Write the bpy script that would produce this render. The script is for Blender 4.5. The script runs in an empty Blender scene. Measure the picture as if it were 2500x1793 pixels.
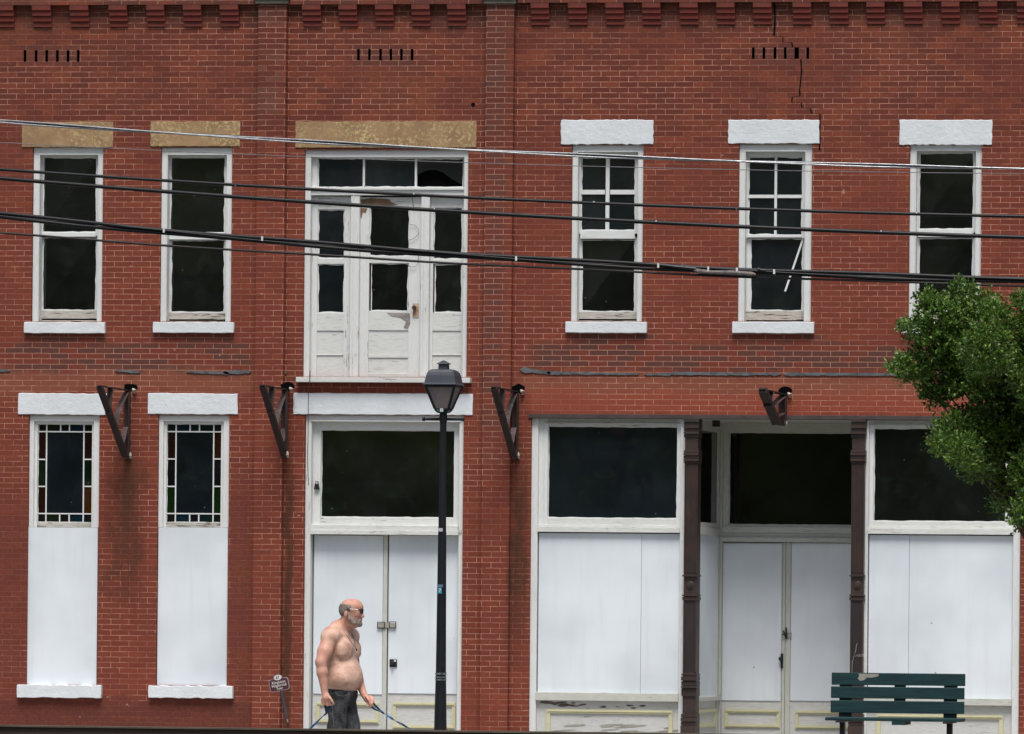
import bpy, math, random
import numpy as np
from mathutils import Vector, Matrix
random.seed(7); rng = np.random.default_rng(7)
S = bpy.context.scene
COL = S.collection
rad = math.radians

# ------------------------------------------------------------------ camera
CX, CY, CZ = 15.2, -62.0, 1.69
PHI, ROLL = math.atan(0.1127), 0.0095
F = 12930.0
PX0 = 4286 - F*math.tan(PHI)*math.cos(ROLL)
PY0 = 1511 - F*math.tan(PHI)*math.sin(ROLL)
r0 = Vector((math.cos(PHI), math.sin(PHI), 0)); f0 = Vector((-math.sin(PHI), math.cos(PHI), 0)); u0 = Vector((0, 0, 1))
cr = r0*math.cos(ROLL) + u0*math.sin(ROLL)
cu = -r0*math.sin(ROLL) + u0*math.cos(ROLL)
cam_d = bpy.data.cameras.new('camera'); cam = bpy.data.objects.new('camera', cam_d); COL.objects.link(cam)
cam.matrix_world = Matrix(((cr.x, cu.x, -f0.x, CX), (cr.y, cu.y, -f0.y, CY), (cr.z, cu.z, -f0.z, CZ), (0, 0, 0, 1)))
cam_d.sensor_width = 36.0; cam_d.lens = F*36/2500
cam_d.shift_x = -(PX0-1250)/2500; cam_d.shift_y = (PY0-896.5)/2500
cam_d.clip_start = 0.5; cam_d.clip_end = 1500
S.camera = cam

# ------------------------------------------------------------------ world, sun, exposure
SUN_EL, SUN_AZ = 66.0, 12.0     # azimuth: degrees to the right of the wall's outward normal
w = bpy.data.worlds.new('World'); S.world = w; w.use_nodes = True
nt = w.node_tree; nt.nodes.clear()
sky = nt.nodes.new('ShaderNodeTexSky'); sky.sky_type = 'NISHITA'; sky.sun_disc = False
sky.sun_elevation = rad(SUN_EL); sky.sun_rotation = rad(180-SUN_AZ); sky.dust_density = 4.0; sky.air_density = 1.0; sky.ozone_density = 0.6
bg = nt.nodes.new('ShaderNodeBackground'); bg.inputs[1].default_value = 0.088
hs = nt.nodes.new('ShaderNodeHueSaturation'); hs.inputs['Saturation'].default_value = 0.9
out = nt.nodes.new('ShaderNodeOutputWorld')
nt.links.new(sky.outputs[0], hs.inputs['Color']); nt.links.new(hs.outputs[0], bg.inputs[0]); nt.links.new(bg.outputs[0], out.inputs[0])
sd = bpy.data.lights.new('sun', 'SUN'); sd.energy = 3.2; sd.angle = rad(26); sd.color = (1.0, 0.97, 0.93)
sun = bpy.data.objects.new('sun', sd); COL.objects.link(sun)
sdir = Vector((math.sin(rad(SUN_AZ))*math.cos(rad(SUN_EL)), -math.cos(rad(SUN_AZ))*math.cos(rad(SUN_EL)), math.sin(rad(SUN_EL))))
sun.rotation_euler = sdir.to_track_quat('Z', 'Y').to_euler(); sun.location = (10, -20, 30)
S.view_settings.view_transform = 'Standard'; S.view_settings.look = 'None'; S.view_settings.gamma = 1.0
S.view_settings.exposure = 0.34

# ------------------------------------------------------------------ measuring: photo pixel -> point on the plane Y = const
def P(px, py, Y=0.0):
    a = (px-PX0)/F; b = -(py-PY0)/F
    d = cr*a + cu*b + f0
    t = (Y-CY)/d.y
    return Vector((CX+d.x*t, Y, CZ+d.z*t))
def R(x0, y0, x1, y1, Y=0.0):
    xm, ym = (x0+x1)/2, (y0+y1)/2
    return (P(x0, ym, Y).x, P(x1, ym, Y).x, P(xm, y1, Y).z, P(xm, y0, Y).z)   # X0,X1,Z0,Z1

# ------------------------------------------------------------------ mesh builder
class MB:
    def __init__(s): s.v = []; s.f = []; s.m = []; s.smooth = False
    def box(s, x0, x1, y0, y1, z0, z1, m=0, bev=0.0):
        if x0 > x1: x0, x1 = x1, x0
        if y0 > y1: y0, y1 = y1, y0
        if z0 > z1: z0, z1 = z1, z0
        n = len(s.v)
        s.v += [(x0,y0,z0),(x1,y0,z0),(x1,y1,z0),(x0,y1,z0),(x0,y0,z1),(x1,y0,z1),(x1,y1,z1),(x0,y1,z1)]
        for q in ((0,3,2,1),(4,5,6,7),(0,1,5,4),(1,2,6,5),(2,3,7,6),(3,0,4,7)): s.f.append(tuple(n+i for i in q)); s.m.append(m)
        return s
    def quad(s, a, b, c, d, m=0):
        n = len(s.v); s.v += [tuple(a), tuple(b), tuple(c), tuple(d)]; s.f.append((n, n+1, n+2, n+3)); s.m.append(m); return s
    def prism(s, pts, y0, y1, m=0):            # polygon in XZ, extruded in Y
        n = len(s.v); k = len(pts)
        s.v += [(p[0], y0, p[1]) for p in pts] + [(p[0], y1, p[1]) for p in pts]
        s.f.append(tuple(range(n, n+k))); s.m.append(m)
        s.f.append(tuple(range(n+2*k-1, n+k-1, -1))); s.m.append(m)
        for i in range(k):
            j = (i+1) % k; s.f.append((n+j, n+i, n+k+i, n+k+j)); s.m.append(m)
        return s
    def tube(s, pts, r, seg=8, m=0):
        pts = [Vector(p) for p in pts]; rs = r if isinstance(r, (list, tuple)) else [r]*len(pts)
        n = len(s.v); ref = Vector((0.0, 0.13, 1.0))
        for i, p in enumerate(pts):
            d = (pts[min(i+1, len(pts)-1)]-pts[max(i-1, 0)]).normalized()
            if abs(d.dot(ref.normalized())) > 0.95: rf = Vector((1, 0, 0))
            else: rf = ref
            a = d.cross(rf).normalized(); b = d.cross(a).normalized()
            for k in range(seg):
                t = 2*math.pi*k/seg; q = p + a*math.cos(t)*rs[i] + b*math.sin(t)*rs[i]; s.v.append(tuple(q))
        for i in range(len(pts)-1):
            for k in range(seg):
                k2 = (k+1) % seg; s.f.append((n+i*seg+k, n+i*seg+k2, n+(i+1)*seg+k2, n+(i+1)*seg+k)); s.m.append(m)
        s.f.append(tuple(n+k for k in range(seg-1, -1, -1))); s.m.append(m)
        e = n+(len(pts)-1)*seg; s.f.append(tuple(e+k for k in range(seg))); s.m.append(m)
        return s
    def bar(s, a, b, wx, wn, m=0, up=(0, 0, 1)):       # box-section bar from a to b
        a = Vector(a); b = Vector(b); d = (b-a).normalized(); up = Vector(up)
        sx = d.cross(up)
        if sx.length < 1e-4: sx = Vector((1, 0, 0))
        sx.normalize(); sn = sx.cross(d).normalized(); n = len(s.v)
        for p in (a, b):
            for i, j in ((-1,-1),(1,-1),(1,1),(-1,1)): s.v.append(tuple(p + sx*(i*wx/2) + sn*(j*wn/2)))
        for q in ((0,1,2,3),(7,6,5,4),(0,4,5,1),(1,5,6,2),(2,6,7,3),(3,7,4,0)): s.f.append(tuple(n+i for i in q)); s.m.append(m)
        return s
    def ring4(s, prof, cx, cy, m=0, rot=0.0):         # square section lofted along z: prof = [(half, z)]
        n = len(s.v); c, q = math.cos(rot), math.sin(rot)
        for h, z in prof:
            for i, j in ((-1,-1),(1,-1),(1,1),(-1,1)):
                x, y = i*h, j*h; s.v.append((cx+x*c-y*q, cy+x*q+y*c, z))
        for i in range(len(prof)-1):
            for k in range(4):
                k2 = (k+1) % 4; s.f.append((n+i*4+k, n+i*4+k2, n+i*4+4+k2, n+i*4+4+k)); s.m.append(m)
        s.f.append((n+3, n+2, n+1, n)); s.m.append(m)
        e = n+(len(prof)-1)*4; s.f.append((e, e+1, e+2, e+3)); s.m.append(m); return s
    def frame(s, o, i, y0, y1, m=0, parts='lrtb'):     # o, i = (X0,X1,Z0,Z1)
        if 'l' in parts: s.box(o[0], i[0], y0, y1, o[2], o[3], m)
        if 'r' in parts: s.box(i[1], o[1], y0, y1, o[2], o[3], m)
        if 't' in parts: s.box(i[0], i[1], y0+.0015, y1, i[3], o[3], m)
        if 'b' in parts: s.box(i[0], i[1], y0+.0015, y1, o[2], i[2], m)
        return s
    def build(s, name, mats, parent=None, smooth=False, bevel=0.0, loc=None):
        me = bpy.data.meshes.new(name); me.from_pydata([tuple(v) for v in s.v], [], s.f)
        if not isinstance(mats, (list, tuple)): mats = [mats]
        for mt in mats: me.materials.append(mt)
        if len(mats) > 1: me.polygons.foreach_set('material_index', s.m)
        if smooth: me.polygons.foreach_set('use_smooth', [True]*len(s.f))
        me.update()
        o = bpy.data.objects.new(name, me); COL.objects.link(o)
        if loc is not None:
            me.transform(Matrix.Translation(-Vector(loc))); o.location = loc
        if parent is not None: o.parent = parent
        if bevel:
            b = o.modifiers.new('bevel', 'BEVEL'); b.width = bevel; b.segments = 2; b.limit_method = 'ANGLE'; b.angle_limit = rad(40)
        return o
def tag(o, label=None, cat=None, group=None, kind=None):
    if label: o['label'] = label
    if cat: o['category'] = cat
    if group: o['group'] = group
    if kind: o['kind'] = kind
    return o
def empty(name, loc=(0, 0, 0), label=None, cat=None, group=None):
    o = bpy.data.objects.new(name, None); COL.objects.link(o); o.location = loc; o.empty_display_size = .2
    return tag(o, label, cat, group)

# ------------------------------------------------------------------ node helpers
class N:
    def __init__(s, name):
        s.mat = bpy.data.materials.new(name); s.mat.use_nodes = True; s.t = s.mat.node_tree
        s.b = s.t.nodes['Principled BSDF']
        s.tc = s.t.nodes.new('ShaderNodeTexCoord')
    def new(s, t, **k):
        n = s.t.nodes.new(t)
        for a, v in k.items(): setattr(n, a, v)
        return n
    def link(s, a, b): s.t.links.new(a, b)
    def setin(s, node, key, v):
        if v is None: return
        if hasattr(v, 'links') or isinstance(v, bpy.types.NodeSocket): s.link(v, node.inputs[key])
        else: node.inputs[key].default_value = v
    def math(s, op, a, b=None, c=None, clamp=False):
        n = s.new('ShaderNodeMath', operation=op); n.use_clamp = clamp
        s.setin(n, 0, a); s.setin(n, 1, b); s.setin(n, 2, c); return n.outputs[0]
    def mr(s, v, a, b, c=0.0, d=1.0, smooth=True):
        n = s.new('ShaderNodeMapRange'); n.interpolation_type = 'SMOOTHSTEP' if smooth else 'LINEAR'
        s.setin(n, 0, v); s.setin(n, 1, a); s.setin(n, 2, b); s.setin(n, 3, c); s.setin(n, 4, d); return n.outputs[0]
    def noise(s, vec, scale, detail=3.0, rough=0.55, dist=0.0):
        n = s.new('ShaderNodeTexNoise'); s.link(vec, n.inputs['Vector']); n.inputs['Scale'].default_value = scale
        n.inputs['Detail'].default_value = detail; n.inputs['Roughness'].default_value = rough; n.inputs['Distortion'].default_value = dist
        return n.outputs['Fac']
    def mapping(s, vec, scale=(1, 1, 1), loc=(0, 0, 0), rot=(0, 0, 0)):
        n = s.new('ShaderNodeMapping'); s.link(vec, n.inputs[0]); n.inputs['Scale'].default_value = scale; n.inputs['Location'].default_value = loc
        n.inputs['Rotation'].default_value = rot; return n.outputs[0]
    def mix(s, f, a, b, mode='MIX'):
        n = s.new('ShaderNodeMix', data_type='RGBA', blend_type=mode)
        s.setin(n, 0, f)
        for k, v in ((6, a), (7, b)):
            if isinstance(v, bpy.types.NodeSocket): s.link(v, n.inputs[k])
            else: n.inputs[k].default_value = (*v, 1) if len(v) == 3 else v
        return n.outputs[2]
    def bump(s, h, strength=0.3, dist=0.005):
        n = s.new('ShaderNodeBump'); s.link(h, n.inputs['Height']); n.inputs['Strength'].default_value = strength; n.inputs['Distance'].default_value = dist
        s.link(n.outputs[0], s.b.inputs['Normal'])
    def done(s, color=None, rough=None, metal=0.0, spec=0.5):
        s.setin(s.b, 'Base Color', color if isinstance(color, bpy.types.NodeSocket) else ((*color, 1) if color else None))
        s.setin(s.b, 'Roughness', rough); s.b.inputs['Metallic'].default_value = metal; s.b.inputs['Specular IOR Level'].default_value = spec
        return s.mat

# ------------------------------------------------------------------ materials
ROWH = 13.38/205.0; BW = 44.9/200.0
ZPH = P(300, 83.4).z
def wz(x, y): return P(x, y).z
def wx(x, y=900): return P(x, y).x

def brick_mat(name='aged_brick', mortar=True):
    n = N(name)
    pos = n.new('ShaderNodeSeparateXYZ'); n.link(n.tc.outputs['Object'], pos.inputs[0])
    X, Y, Z = pos.outputs
    wob = n.noise(n.tc.outputs['Object'], 3.0, 4)
    u = n.math('ADD', n.math('ADD', X, Y), n.math('MULTIPLY', n.math('SUBTRACT', wob, .5), .012))
    wob2 = n.noise(n.mapping(n.tc.outputs['Object'], (1, 1, 1.7), (3, 0, 9)), 2.3, 4)
    v = n.math('ADD', n.math('SUBTRACT', Z, ZPH - 200*ROWH), n.math('MULTIPLY', n.math('SUBTRACT', wob2, .5), .010))
    cb = n.new('ShaderNodeCombineXYZ'); n.link(u, cb.inputs[0]); n.link(v, cb.inputs[1])
    uv = cb.outputs[0]
    bt = n.new('ShaderNodeTexBrick'); n.link(uv, bt.inputs['Vector'])
    bt.offset = 0.5; bt.squash = 1.0
    for k, val in (('Scale', 1.0), ('Brick Width', BW), ('Row Height', ROWH), ('Mortar Size', 0.0036), ('Mortar Smooth', 0.25), ('Bias', 0.0)): bt.inputs[k].default_value = val
    bt.inputs['Color1'].default_value = (0, 0, 0, 1); bt.inputs['Color2'].default_value = (1, 1, 1, 1); bt.inputs['Mortar'].default_value = (.5, .5, .5, 1)
    rnd = n.new('ShaderNodeRGBToBW'); n.link(bt.outputs['Color'], rnd.inputs[0]); rnd = rnd.outputs[0]
    mor = bt.outputs['Fac']
    big = n.noise(uv, 0.55, 3, .6); mid = n.noise(uv, 2.4, 4, .6); fine = n.noise(uv, 26, 4, .65)
    fine2 = n.noise(n.mapping(uv, (1, 3, 1)), 60, 3, .7)
    c = n.mix(n.mr(rnd, 0.0, 1.0), (.122, .0285, .0175), (.208, .0500, .0250))
    c = n.mix(n.math('MULTIPLY', n.mr(mid, .38, .68), .7), c, (.112, .0285, .0190))
    c = n.mix(n.math('MULTIPLY', n.mr(big, .52, .72), .5), c, (.20, .060, .030))
    c = n.mix(n.math('MULTIPLY', n.mr(fine, .35, .72), .55), c, (.080, .026, .019))
    c = n.mix(n.math('MULTIPLY', n.mr(fine2, .55, .8), .25), c, (.27, .10, .075))
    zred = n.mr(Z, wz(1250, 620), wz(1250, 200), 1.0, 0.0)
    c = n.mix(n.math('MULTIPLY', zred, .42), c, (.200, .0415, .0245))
    def box(x0, x1, y0, y1, sx=.12, sz=.12):          # soft area on the wall given in photo pixels
        xa, xb = wx(x0, (y0+y1)/2), wx(x1, (y0+y1)/2); za, zb = wz((x0+x1)/2, y1), wz((x0+x1)/2, y0)
        j = n.math('MULTIPLY', n.math('SUBTRACT', mid, .5), .5)
        xx = n.math('ADD', X, n.math('MULTIPLY', j, min(1, sx*5))); zz = n.math('ADD', Z, n.math('MULTIPLY', j, min(1.6, sz*6)))
        a = n.math('MULTIPLY', n.mr(xx, xa-sx/2, xa+sx/2), n.mr(xx, xb-sx/2, xb+sx/2, 1, 0))
        b = n.math('MULTIPLY', n.mr(zz, za-sz/2, za+sz/2), n.mr(zz, zb-sz/2, zb+sz/2, 1, 0))
        return n.math('MULTIPLY', a, b)
    def add(*a):
        r = a[0]
        for q in a[1:]: r = n.math('MAXIMUM', r, q)
        return r
    # sooty old bricks that stand out one by one
    per = n.mr(n.math('ADD', rnd, n.math('MULTIPLY', n.math('SUBTRACT', fine, .5), .5)), .30, .62)
    soot = add(box(-400, 614, 838, 912, .2, .08), box(1290, 2600, 842, 902, .3, .08), n.math('MULTIPLY', box(1400, 1600, 812, 900, .2), 1.0),
               n.math('MULTIPLY', box(60, 260, 815, 860, .1), .8), n.math('MULTIPLY', box(370, 570, 815, 860, .1), .8), n.math('MULTIPLY', box(1780, 2010, 815, 840, .1), .8))
    c = n.mix(n.math('MULTIPLY', n.math('MULTIPLY', soot, per), .66), c, (.055, .034, .030))
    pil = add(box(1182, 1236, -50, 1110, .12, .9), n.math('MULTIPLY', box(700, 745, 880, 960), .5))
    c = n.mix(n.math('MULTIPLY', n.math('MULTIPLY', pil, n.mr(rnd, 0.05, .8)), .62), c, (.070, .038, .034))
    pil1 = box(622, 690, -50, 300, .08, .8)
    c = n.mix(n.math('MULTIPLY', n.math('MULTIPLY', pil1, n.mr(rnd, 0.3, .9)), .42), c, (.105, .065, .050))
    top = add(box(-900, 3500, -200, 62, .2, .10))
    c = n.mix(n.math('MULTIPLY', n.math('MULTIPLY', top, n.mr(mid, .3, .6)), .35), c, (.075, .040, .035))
    tan = add(box(-400, 616, 905, 960, .2, .15), box(1260, 2800, 915, 965, .2, .15))
    c = n.mix(n.math('MULTIPLY', tan, .42), c, (.245, .095, .055))
    orange = add(box(1292, 2800, 958, 1018, .1, .15))
    c = n.mix(n.math('MULTIPLY', orange, .45), c, (.30, .068, .036))
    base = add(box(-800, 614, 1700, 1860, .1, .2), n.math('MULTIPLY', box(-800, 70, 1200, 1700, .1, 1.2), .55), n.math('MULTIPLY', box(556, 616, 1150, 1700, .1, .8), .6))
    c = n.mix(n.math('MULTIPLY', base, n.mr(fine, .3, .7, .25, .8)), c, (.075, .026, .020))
    for vx in (52, 866, 1832):
        vb = box(vx, vx+(150 if vx == 1832 else 145), 112, 162, .03, .03)
        c = n.mix(n.math('MULTIPLY', vb, .5), c, (.085, .033, .028))
    # rust runs under the brackets
    sv = n.noise(n.mapping(uv, (22, 1.2, 1)), 1.0, 4, .6)
    blot = n.mr(n.math('ADD', n.noise(n.mapping(uv, (7, 3, 1)), 1.0, 5, .65), n.math('MULTIPLY', n.math('SUBTRACT', rnd, .5), .22)), .34, .54)
    rust = add(box(288, 334, 1105, 1330, .12, 1.2), n.math('MULTIPLY', box(692, 714, 1115, 1850, .07, 1.6), n.mr(blot, 0, 1, .55, 1.0)), n.math('MULTIPLY', box(1244, 1284, 1115, 1560, .10, 1.4), n.mr(blot, 0, 1, .5, 1.0)),
               n.math('MULTIPLY', box(262, 350, 1110, 1460, .2, .8), n.math('MULTIPLY', blot, .75)))
    c = n.mix(n.math('MULTIPLY', n.math('MULTIPLY', rust, n.mr(sv, .25, .6, .62, 1.0)), .93), c, (.058, .023, .012))
    drip = add(box(1300, 2800, 990, 1012, .2, .05))
    c = n.mix(n.math('MULTIPLY', n.math('MULTIPLY', drip, n.mr(fine, .6, .7)), .7), c, (.04, .02, .02))
    # pale knocks and chips
    chip = n.mr(n.noise(uv, 9, 3, .5), .735, .76)
    c = n.mix(n.math('MULTIPLY', chip, .55), c, (.42, .28, .24))
    if mortar:
        mvis = n.mr(n.noise(n.mapping(uv, (1, 1.6, 1), (5, 2, 0)), .85, 4, .6), .36, .60, .28, 1.0)
        mvis = n.math('MULTIPLY', mvis, n.mr(n.noise(uv, 13, 3), .28, .60, .15, 1.0))
        mvis = n.math('MULTIPLY', mvis, n.mr(base, 0, .8, 1.0, .12))
        mvis = n.math('MULTIPLY', mvis, n.mr(rust, 0, 1, 1.0, .25))
        mvis = n.math('MAXIMUM', mvis, n.math('MULTIPLY', add(soot, pil), .75))
        mc = n.mix(n.mr(fine, .3, .7), (.56, .30, .215), (.42, .20, .14))
        c = n.mix(n.math('MULTIPLY', mor, mvis), c, mc)
    h = n.math('ADD', n.math('MULTIPLY', mor, -1.0), n.math('MULTIPLY', fine, .6))
    h = n.math('ADD', h, n.math('MULTIPLY', rnd, .25))
    n.bump(h, .45, .006)
    return n.done(c, .85, spec=.25)

def corbel_mat():
    n = N('corbel_brick'); o = n.tc.outputs['Object']
    a = n.noise(o, 6, 4); b = n.noise(n.mapping(o, (1, 1, 5)), 3.1, 3)
    c = n.mix(n.mr(b, .35, .65), (.165, .032, .024), (.105, .028, .024)); c = n.mix(n.math('MULTIPLY', n.mr(a, .45, .75), .5), c, (.16, .055, .035))
    n.bump(n.noise(o, 40, 4), .4, .004)
    return n.done(c, .85, spec=.25)

def wood(name, axis='x', base=(.67, .70, .73), worn=.25, dark=(.13, .11, .09), rough=.5, tint=(.60, .60, .54)):
    n = N(name); o = n.tc.outputs['Object']
    sc = (5, 20, 60) if axis == 'x' else (60, 20, 5)
    g = n.noise(n.mapping(o, sc), 1.0, 5, .62, .4); g2 = n.noise(n.mapping(o, sc, (4, 7, 2)), 2.2, 4, .6); b = n.noise(o, 1.4, 4, .6)
    c = n.mix(n.mr(g2, .35, .7), base, tint)
    c = n.mix(n.math('MULTIPLY', n.mr(b, .45, .7), .35), c, (base[0]*.78, base[1]*.78, base[2]*.76))
    th = .74 - worn*.20
    peel = n.mr(n.math('ADD', g, n.math('MULTIPLY', n.math('SUBTRACT', b, .5), .45)), th, th+.07)
    c = n.mix(n.math('MULTIPLY', peel, min(1.0, .45+worn)), c, dark)
    n.bump(n.math('SUBTRACT', g, n.math('MULTIPLY', peel, .6)), .35, .004)
    return n.done(c, rough, spec=.4)

def plain(name, col, rough=.6, metal=0.0, var=.25, scale=8.0, spec=.5, bump=.15, col2=None, aniso=(1, 1, 1)):
    n = N(name); o = n.mapping(n.tc.outputs['Object'], aniso)
    a = n.noise(o, scale, 4, .6); b = n.noise(o, scale*5, 3, .6)
    d = col2 if col2 else tuple(q*(1-var) for q in col)
    c = n.mix(n.mr(a, .35, .68), col, d); c = n.mix(n.math('MULTIPLY', n.mr(b, .5, .8), var*.6), c, tuple(min(1, q*1.25+.01) for q in col))
    n.bump(b, bump, .003)
    return n.done(c, rough, metal, spec)

def glass_mat(name, col, rough=.06, dust=.32, dustcol=(.022, .027, .028)):
    n = N(name); o = n.tc.outputs['Object']
    a = n.noise(o, 1.6, 4, .6, .6); b = n.noise(n.mapping(o, (1.3, 1.3, 1), (2, 2, 2)), 2.6, 5, .65)
    c = n.mix(n.mr(a, .35, .7), col, tuple(q*.55 for q in col))
    c = n.mix(n.math('MULTIPLY', n.mr(b, .50, .75), dust), c, dustcol); c = n.mix(n.math('MULTIPLY', n.mr(n.noise(n.mapping(o, (1.2, 1, 1.1), (7, 1, 3), (0, .5, 0)), 2.4, 6, .72, .4), .52, .68), .4), c, (.012, .020, .014))  # dust film, then greenish mottling painted in for reflected foliage
    spots = n.new('ShaderNodeTexVoronoi'); n.link(o, spots.inputs['Vector']); spots.inputs['Scale'].default_value = 5.0
    sp = n.math('MULTIPLY', n.mr(spots.outputs['Distance'], .022, .05, 1, 0), .28)
    c = n.mix(sp, c, (.35, .37, .38))
    n.bump(n.noise(o, 2.2, 2, .5), .10, .01)
    return n.done(c, rough, spec=.85)

M = {}
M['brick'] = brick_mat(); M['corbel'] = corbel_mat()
M['wv'] = wood('white_paint_upright', 'z', worn=.22); M['wh'] = wood('white_paint_level', 'x', worn=.25)
M['wwv'] = wood('worn_white_upright', 'z', worn=.5, base=(.65, .67, .69), dark=(.18, .165, .15)); M['wwh'] = wood('worn_white_level', 'x', worn=.52, base=(.63, .65, .65), tint=(.53, .53, .48), dark=(.22, .20, .18))
M['bare'] = wood('weathered_rail', 'x', worn=1.0, base=(.50, .49, .45), tint=(.34, .32, .28), dark=(.12, .10, .08))
M['cream'] = wood('cream_trim_level', 'x', worn=.5, base=(.52, .53, .49), tint=(.42, .43, .38))
M['creamv'] = wood('cream_trim_upright', 'z', worn=.35, base=(.52, .53, .49), tint=(.42, .43, .38))
M['kick'] = wood('grimy_kick_panel', 'x', worn=.35, base=(.56, .57, .57), tint=(.45, .45, .41), dark=(.16, .145, .12))
M['yellow'] = wood('yellow_moulding_paint', 'x', worn=.3, base=(.56, .55, .36), tint=(.49, .46, .28), dark=(.30, .28, .22))
M['tan'] = plain('buff_painted_stone', (.37, .26, .145), .85, var=.3, scale=5, col2=(.27, .185, .11), bump=.4)
def tanstone():
    n = N('buff_lichened_stone'); o = n.tc.outputs['Object']
    a = n.noise(o, 3.5, 5, .65); b = n.noise(o, 26, 5, .7); e = n.noise(n.mapping(o, (1, 1, 1), (8, 0, 1)), 1.3, 3)
    c = n.mix(n.mr(a, .35, .68), (.33, .215, .115), (.245, .155, .085))
    c = n.mix(n.math('MULTIPLY', n.math('MULTIPLY', n.mr(b, .50, .60), n.mr(e, .38, .62)), .75), c, (.52, .45, .22))
    c = n.mix(n.math('MULTIPLY', n.mr(n.noise(o, 11, 4), .62, .72), .5), c, (.42, .24, .19))
    n.bump(b, .5, .006); return n.done(c, .9, spec=.2)
M['tan'] = tanstone()
def whitestone():
    n = N('white_painted_stone'); o = n.tc.outputs['Object']
    a = n.noise(o, 2.5, 5, .6); b = n.noise(o, 16, 5, .7)
    c = n.mix(n.mr(a, .3, .7), (.66, .70, .73), (.60, .635, .66))
    c = n.mix(n.math('MULTIPLY', n.mr(b, .69, .76), .8), c, (.30, .25, .20))
    n.bump(b, .6, .012); return n.done(c, .6, spec=.35)
M['lintel'] = whitestone()
def boardmat():
    n = N('white_board'); o = n.tc.outputs['Object']
    a = n.noise(o, .9, 3, .5); st = n.noise(n.mapping(o, (9, 1, .7)), 1, 3)
    c = n.mix(n.mr(a, .3, .7), (.700, .757, .800), (.565, .615, .660)); c = n.mix(n.math('MULTIPLY', n.mr(st, .5, .8), .28), c, (.52, .55, .57))  # broad light and dark patches painted in for soft reflections; then drip streaks
    v = n.new('ShaderNodeTexVoronoi'); n.link(o, v.inputs['Vector']); v.inputs['Scale'].default_value = 1.7
    c = n.mix(n.math('MULTIPLY', n.mr(v.outputs['Distance'], .012, .026, 1, 0), .75), c, (.18, .18, .17))
    n.bump(n.noise(o, 1.1, 2), .25, .02); return n.done(c, .42, spec=.45)
M['board'] = boardmat()
M['glass'] = glass_mat('dark_window_glass', (.0055, .0065, .0065))
M['glassb'] = glass_mat('blueish_window_glass', (.008, .0115, .016), dust=.35)
M['g_green'] = glass_mat('green_glass', (0.0033, 0.0084, 0.0039)); M['g_blue'] = glass_mat('blue_glass', (0.0020, 0.0130, 0.0244)); M['g_teal'] = glass_mat('teal_glass', (0.0020, 0.0114, 0.0137))
M['g_maroon'] = glass_mat('maroon_glass', (0.0130, 0.0026, 0.0033)); M['g_purple'] = glass_mat('purple_glass', (0.0059, 0.0033, 0.0072)); M['g_amber'] = glass_mat('amber_glass', (0.0390, 0.0104, 0.0020))
M['g_redb'] = glass_mat('red_brown_glass', (0.0244, 0.0059, 0.0026)); M['g_lgreen'] = glass_mat('leaf_green_glass', (0.0039, 0.0146, 0.0033)); M['g_navy'] = glass_mat('navy_glass', (0.0050, 0.0080, 0.0130))
M['void'] = plain('dark_room', (.0025, .0025, .003), .9, spec=.05)
M['crack'] = plain('crack_shadow', (.006, .005, .005), .95, spec=.05)
M['rust'] = plain('rusted_iron', (.052, .023, .016), .8, var=.5, scale=7, col2=(.024, .015, .015), bump=.5)
M['rustd'] = plain('dark_rusted_iron', (.020, .010, .008), .8, var=.4, scale=9, bump=.5)
M['rustl'] = plain('flaking_iron_paint', (.105, .065, .062), .7, var=.6, scale=6, col2=(.035, .02, .02), bump=.5)
M['col'] = plain('maroon_painted_iron', (.042, .023, .018), .5, var=.35, scale=3.5, col2=(.026, .017, .014), bump=.25)
M['cold'] = plain('dark_column_panel', (.022, .015, .015), .5, var=.4, scale=3, bump=.2)
M['tar'] = plain('grey_tar', (.10, .115, .125), .75, var=.5, scale=9, col2=(.050, .055, .060), bump=.7)
M['black'] = plain('black_iron', (.012, .012, .014), .45, var=.3)
M['lampblk'] = plain('lamp_black_paint', (.008, .010, .014), .5, var=.3, scale=5, spec=.3)
M['lampcap'] = plain('faded_lamp_cap', (.036, .043, .058), .55, var=.3, scale=7)
M['lampglass'] = plain('smoky_lamp_glass', (.24, .20, .195), .25, var=.25, scale=5, col2=(.17, .145, .16), spec=.5)
M['stone'] = plain('mossy_cap_stone', (.16, .15, .115), .9, var=.4, scale=6, bump=.5)
M['steel'] = plain('dark_lintel_steel', (.060, .045, .042), .8, var=.4, scale=5)
M['brass'] = plain('tarnished_latch', (.34, .33, .27), .5, metal=.1, var=.4)
M['rope'] = plain('dark_cord', (.02, .02, .02), .8)

# ------------------------------------------------------------------ setting
def sheet(name, x0, x1, y0, y1, z, mat, kind='structure'):
    b = MB(); b.quad((x0, y0, z), (x1, y0, z), (x1, y1, z), (x0, y1, z)); return tag(b.build(name, mat), kind=kind)
M['asphalt'] = plain('asphalt', (.055, .055, .056), .9, var=.3, scale=1.5, bump=.5)
M['concrete'] = plain('pavement_concrete', (.33, .32, .30), .9, var=.25, scale=1.2, bump=.4)
M['grassm'] = plain('grass_ground', (.055, .085, .03), .95, var=.45, scale=2.0, bump=.8)
sheet('ground', -400, 400, -500, 300, -0.15, M['grassm'])
sheet('road', -400, 400, -18.0, -5.2, -0.142, M['asphalt'])
b = MB(); b.box(-60, 60, -5.2, 0.0, -.3, 0.0); b.build('pavement', M['concrete'])['kind'] = 'structure'
b = MB(); b.box(-60, 60, -25.0, -18.0, -.3, 0.0); b.build('near_pavement', M['concrete'])['kind'] = 'structure'
b = MB()
for yy in (-11.6,): b.quad((-400, yy-.06, -.138), (400, yy-.06, -.138), (400, yy+.06, -.138), (-400, yy+.06, -.138))
b.build('road_marking', plain('road_paint', (.55, .42, .10), .8))['kind'] = 'structure'

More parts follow.
